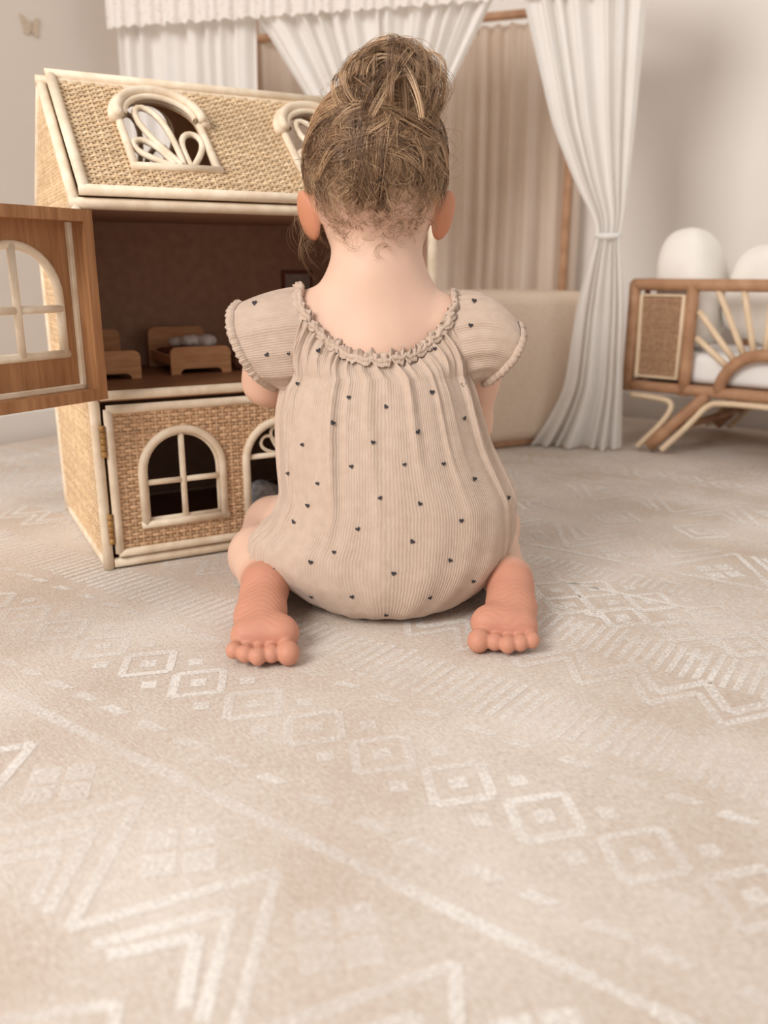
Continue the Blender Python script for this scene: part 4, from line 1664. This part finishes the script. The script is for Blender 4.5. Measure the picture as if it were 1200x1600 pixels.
def curtain(name, rowsd, nf, amp, material, y0=0., seed=0, nu_=140, nv_=70, parent=canopy, lean=0.):
    g = np.random.default_rng(seed)
    R_ = np.array(rowsd, float)[::-1]       # ascending z: z, left, right, amp factor
    zs = np.linspace(R_[0, 0], R_[-1, 0], nv_)
    l, r, af = (np.interp(zs, R_[:, 0], R_[:, i]) for i in (1, 2, 3))
    for _ in range(3):
        for q in (l, r):
            q[1:-1] = .25 * q[:-2] + .5 * q[1:-1] + .25 * q[2:]
    u = np.linspace(0, 1, nu_)
    us = u + .6 / nf * np.sin(2 * PI * u * g.uniform(1, 2) + g.uniform(0, 6)) / 2
    ph = g.uniform(0, 6)
    f1 = np.sin(2 * PI * nf * us + ph)
    f2 = np.sin(2 * PI * nf * 2.3 * us + g.uniform(0, 6))
    f3 = np.sin(2 * PI * nf * .45 * us + g.uniform(0, 6))
    Vv = np.zeros((nv_, nu_, 3))
    Vv[..., 0] = l[:, None] + (r - l)[:, None] * u[None]
    Vv[..., 2] = zs[:, None]
    dr = (zs - zs[0]) / (zs[-1] - zs[0])
    Vv[..., 1] = y0 + lean * (1 - dr)[:, None] + amp * af[:, None] * (f1[None] + .35 * f2[None] * dr[:, None] + .6 * f3[None] * (1 - dr)[:, None] + .25 * np.sin(6 * dr[:, None] + 7 * u[None]))
    o = quadmesh('curtain', Vv.reshape(-1, 3), grid_quads(nu_, nv_), material)
    o.location = CA
    o.rotation_euler[2] = math.atan2(cdx[1], cdx[0])
    return tag(o, name, 'curtain', 'beige canopy curtains' if 'beige' in name else 'white canopy curtains')


zb = .004
curtain('straight white curtain hanging by the left wall, farthest left', [(1.05, -.01, .33, 1), (.8, -.015, .325, 1), (.03, -.02, .32, 1)], 7, .012, 'curtain_white', -.014, 1)
tie = .475
c1_ = curtain('white curtain swept rightwards above the dollhouse roof, left of the bun', [(1.05, .26, .61, 1), (.96, .313, .62, 1), (.744, .459, .63, 1.0), (.62, .55, .64, .9), (tie, .60, .645, .7), (.35, .585, .65, .8), (.03, .575, .655, 1)], 6, .013, 'curtain_white', -.030, 2)
curtain('white curtain swept leftwards, just right of the bun', [(1.05, .60, .93, 1), (.918, .61, .865, 1), (.705, .63, .750, 1.0), (.62, .64, .70, .9), (tie, .645, .675, .7), (.35, .64, .69, .8), (.03, .63, .70, 1)], 6, .013, 'curtain_white', -.030, 3)
c2_ = curtain('long white curtain tied at the waist beside the rattan daybed', [(1.05, .90, 1.175, 1), (.914, .922, 1.165, 1), (.669, .995, 1.160, 1), (.56, 1.045, 1.156, .9), (.476, 1.094, 1.152, .6), (.448, 1.098, 1.143, .5), (.42, 1.088, 1.150, .7), (.303, 1.066, 1.166, .9),
                          (.134, 1.052, 1.174, 1.0), (.06, 1.020, 1.178, 1.2), (zb, .985, 1.182, 1.5)], 6, .012, 'curtain_white', -.045, 4, lean=-.02)
# tie bands
for sx, w_, par_ in ((.645, .05, c1_), (1.121, .046, c2_)):
    pts = [(sx + w_ / 2 * math.cos(a), -.045 + .020 * math.sin(a), tie - .022 + .004 * math.sin(a)) for a in np.linspace(0, 2 * PI, 24, endpoint=False)]
    V, F = tube_geo(pts, .006, 8, closed=True)
    obj('tie_band', V, F, 'curtain_white', par_)
# lace valance with a scalloped lower edge
nu_ = 400
u = np.linspace(-.015, CLn + .015, nu_)
rowsv = []
for t in np.linspace(0, 1, 12):
    z = 1.062 + (.915 - .012 * u / CLn - .006 * abs(np.sin(u / .028 * PI)) - 1.062) * t
    y = -.052 - .006 * np.sin(u / .045 * 2 * PI) * (.3 + .7 * t) - .004 * np.sin(u / .019 * 2 * PI) - .006 * t
    rowsv.append(np.stack([u, y, z], 1))
vl = quadmesh('lace_valance', np.array(rowsv).reshape(-1, 3), grid_quads(nu_, 12), 'lace', canopy)
curtain('beige inner curtain behind the dollhouse and the head', [(.985, .01, .62, 1), (.5, .01, .62, 1.1), (.01, .01, .62, 1.2)], 12, .013, 'curtain_beige', CDp + .02, 5)
curtain('beige inner curtain above the foam seat, right of the head', [(.985, .60, 1.02, 1), (.5, .60, 1.03, 1.1), (.01, .60, 1.03, 1.2)], 9, .013, 'curtain_beige', CDp + .035, 6)
# ------------------------------------------------------------------ linen foam block between canopy and child
fb = empty('foam_seat', (.30, 1.98, -.001), 0)
tag(fb, 'beige linen-covered foam block seat in front of the beige curtains', 'foam seat')


def rounded_block(name, w, d, z0, z1, rc, re, material, parent):
    """block with rounded vertical corners rc and soft top/bottom edge re"""
    out_ = []
    for cx, cy, a0 in ((w / 2 - rc, -d / 2 + rc, -PI / 2), (w / 2 - rc, d / 2 - rc, 0), (-w / 2 + rc, d / 2 - rc, PI / 2), (-w / 2 + rc, -d / 2 + rc, PI)):
        for a in np.linspace(a0, a0 + PI / 2, 10):
            out_.append((cx, cy, math.cos(a), math.sin(a)))
    out_ = np.array(out_)
    prof = [(rc, z0)] if False else []
    for a in np.linspace(-PI / 2, 0, 6): prof.append((-re + re * math.cos(a), z0 + re + re * math.sin(a)))
    for q in np.linspace(0, 1, 8)[1:-1]: prof.append((0, z0 + re + (z1 - z0 - 2 * re) * q))
    for a in np.linspace(0, PI / 2, 6): prof.append((-re + re * math.cos(a), z1 - re + re * math.sin(a)))
    R0 = [np.stack([out_[:, 0] + out_[:, 2] * (rc + q), out_[:, 1] + out_[:, 3] * (rc + q), np.full(len(out_), z)], 1) for q, z in prof]
    n = len(out_)
    V = np.concatenate(R0)
    F = [tuple(q) for q in grid_quads(n, len(R0), True)]
    F += [tuple(range(n - 1, -1, -1)), tuple(range((len(R0) - 1) * n, len(R0) * n))]
    return obj(name, V, F, material, parent)


blk = rounded_block('cover', .40, .34, .012, .335, .10, .028, 'linen', fb)
bse = rounded_block('base', .37, .31, .001, .020, .09, .005, 'rattan_tan', fb)
fb.rotation_euler[2] = math.radians(26)
fb.location = (.262, 2.02, 0)

# ------------------------------------------------------------------ rattan doll daybed at the right
BED0, BDX = np.array([.618, 1.826, 0]), np.array([.733, -.680, 0])
bed = empty('rattan_daybed', BED0, math.atan2(BDX[1], BDX[0]))
tag(bed, 'small rattan daybed with sunburst front beside the white curtain', 'daybed')
BX0, BX1, BD_, BCx = -.100, .478, .34, .189


def rodb(name, pts, r, m='rattan_tan', sides=12, smoothn=0):
    P_ = np.array(pts, float)
    if smoothn:
        for _ in range(smoothn):   # Chaikin
            q = [P_[0]]
            for a, b in zip(P_[:-1], P_[1:]): q += [.75 * a + .25 * b, .25 * a + .75 * b]
            q.append(P_[-1])
            P_ = np.array(q)
    elif len(P_) == 2:
        P_ = np.array([P_[0] + (P_[1] - P_[0]) * t for t in np.linspace(0, 1, 5)])
    return MB().tube(P_, r, sides).build(name, m, bed)


TZ, BZ = .352, .136
for yy in (0, BD_):
    rodb('top_rail', [(BX0, yy, TZ), (BX1, yy, TZ)], .0125)
    rodb('bottom_rail', [(BX0, yy, BZ), (BX1, yy, BZ)], .0115)
    for x in (BX0, .030, BX1 - .13, BX1):
        rodb('post', [(x, yy, BZ - .012), (x, yy, TZ + .004)], .0125)
    if yy == 0:
        # woven side panels
        for a, b in ((BX0 + .018, .012), (BX1 - .112, BX1 - .018)):
            pts = [(a, .0, .158), (b, .0, .158), (b, .0, .330), (a, .0, .330)]
            V, F = tube_geo([(a, 0, .158), (b, 0, .158), (b, 0, .330), (a, 0, .330)], .0055, 8, closed=True)
            obj('panel_frame', V, F, 'rattan_pale', bed)
            V, F = weave(b - a - .01, .165, lambda x, y: True, .004, .006)
            tag(obj('woven_panel', frame(V, (a + .005, .001, .161), X3, Z3, -Y3), F, 'cane_dark', bed), kind='stuff')
            MB().box((a + .002, .003, .160), (b - .002, .006, .328)).build('panel_back', 'cane_dark', bed, False)
        rodb('sun_arch', [(BCx - .085 * math.cos(a), 0, BZ + .082 * math.sin(a)) for a in np.linspace(0, PI, 24)], .0125)
        for tx, tz in ((.046, .246), (.046, .300), (.082, .342), (.134, .342), (.189, .342), (.244, .342), (.296, .342), (.332, .300), (.332, .246)):
            v = np.array([tx - BCx, tz - BZ])
            q = v / np.linalg.norm(v) * .090
            rodb('sun_ray', [(BCx + q[0], 0, BZ + q[1]), (tx, 0, tz)], .0062, 'rattan_pale', 10)
    else:
        for x in np.linspace(.075, .305, 5):
            rodb('spindle', [(x, yy, BZ), (x, yy, TZ)], .0065)
for x in (BX0, BX1):
    rodb('end_rail', [(x, 0, TZ), (x, BD_, TZ)], .0125)
    rodb('end_rail', [(x, 0, BZ), (x, BD_, BZ)], .0115)
    for yy in np.linspace(.06, BD_ - .06, 4):
        rodb('spindle', [(x, yy, BZ), (x, yy, TZ)], .0065)
for yy, fy in ((0, -.040), (BD_, BD_ - .01)):
    for sx in (1, -1):
        mx_ = lambda x: BCx + sx * (x - BCx)
        rodb('leg', [(mx_(.080), yy, BZ - .008), (mx_(-.020), fy, .012)], .0125)
        rodb('brace_cane', [(mx_(BX0 + .01), yy, .115), (mx_(-.035), yy, .114), (mx_(.012), yy, .108), (mx_(.004), fy * .5 + yy * .5, .070), (mx_(-.046), fy, .008)], .0065, 'rattan_pale', 10, 3)
        rodb('brace_cane', [(mx_(.010), fy, .008), (mx_(.060), fy * .5 + yy * .5, .070), (mx_(.085), yy, .112), (mx_(.120), yy, .116), (BCx, yy, .117)], .0065, 'rattan_pale', 10, 3)
rodb('stretcher', [(.03, .0, .055), (.03, BD_, .055)], .008)
rodb('stretcher', [(.348, .0, .055), (.348, BD_, .055)], .008)
MB().box((BX0 + .014, .014, BZ - .002), (BX1 - .014, BD_ - .014, BZ + .010), .002).build('slat_base', 'rattan_tan', bed, False)


def bw(x, y, z):
    p = BED0 + BDX * x + np.array([-BDX[1], BDX[0], 0]) * y
    return (p[0], p[1], z)


def soft(name, c, r, label, cat, rot, material, sup=(3, 3, 2.2), crumple=.004, seed=0):
    """pillow: superellipsoid with crumpled surface"""
    g = np.random.default_rng(seed)
    nu_, nv_ = 64, 40
    u, v = np.meshgrid(np.linspace(-PI, PI, nu_, endpoint=False), np.linspace(-PI / 2 + .01, PI / 2 - .01, nv_), indexing='xy')
    sp = lambda a, e: np.sign(a) * abs(a) ** e
    e1, e2 = .75, .55
    V = np.stack([r[0] * sp(np.cos(v), e1) * sp(np.cos(u), e2), r[1] * sp(np.cos(v), e1) * sp(np.sin(u), e2), r[2] * sp(np.sin(v), e1)], -1).reshape(-1, 3)
    K_ = g.normal(0, 26, (6, 3))
    p_ = g.uniform(0, 6, 6)
    n = V / np.linalg.norm(V, axis=1)[:, None]
    V += n * (np.sin(V @ K_.T + p_).sum(1) * crumple / 3)[:, None]
    Q = grid_quads(nu_, nv_, True)
    F = [tuple(q) for q in Q] + [tuple(range(nu_ - 1, -1, -1)), tuple(range((nv_ - 1) * nu_, nv_ * nu_))]
    o = obj(name, V, F, material)
    o.location = c
    o.rotation_euler = rot
    return tag(o, label, cat)


mt = rounded_block('mattress', BX1 - BX0 - .034, BD_ - .034, 0, .062, .02, .016, 'bed_sheet', None)
mt.location = bw((BX0 + BX1) / 2, BD_ / 2, BZ + .012)
mt.rotation_euler[2] = bed.rotation_euler[2]
tag(mt, 'white mattress lying in the rattan daybed', 'mattress')
bz = bed.rotation_euler[2]
soft('pillow', bw(-.024, .110, .340), (.060, .085, .129), 'tall plump white pillow standing in the daybed behind its woven panel', 'pillow', (0, -.10, bz), 'pillow_white', crumple=.010, seed=1)
soft('pillow', bw(.134, .150, .326), (.086, .060, .098), 'lower slanting white pillow in the daybed, seen through its sun rays', 'pillow', (-.08, .24, bz), 'pillow_white', crumple=.010, seed=2)

# butterfly decal on the left wall
bf = empty('butterfly_decal', sg(-1.8385, 1.262, .90), RUGROT + PI / 2)
tag(bf, 'pale gold butterfly decal on the left wall', 'wall decal')
for s_ in (-1, 1):
    pts = [(.002 * s_, -.012), (.010 * s_, -.020), (.018 * s_, -.016), (.017 * s_, -.004), (.022 * s_, .006), (.024 * s_, .020), (.014 * s_, .017), (.002 * s_, .002)]
    V, F = plate([pts], .0012)
    obj('wing', frame(V, (0, 0, 0), X3, Z3, -Y3), F, 'decal_gold', bf, False)
MB().tube([(0, -.001, -.014), (0, -.001, .012)], .0014, 6).build('body', 'decal_gold', bf)
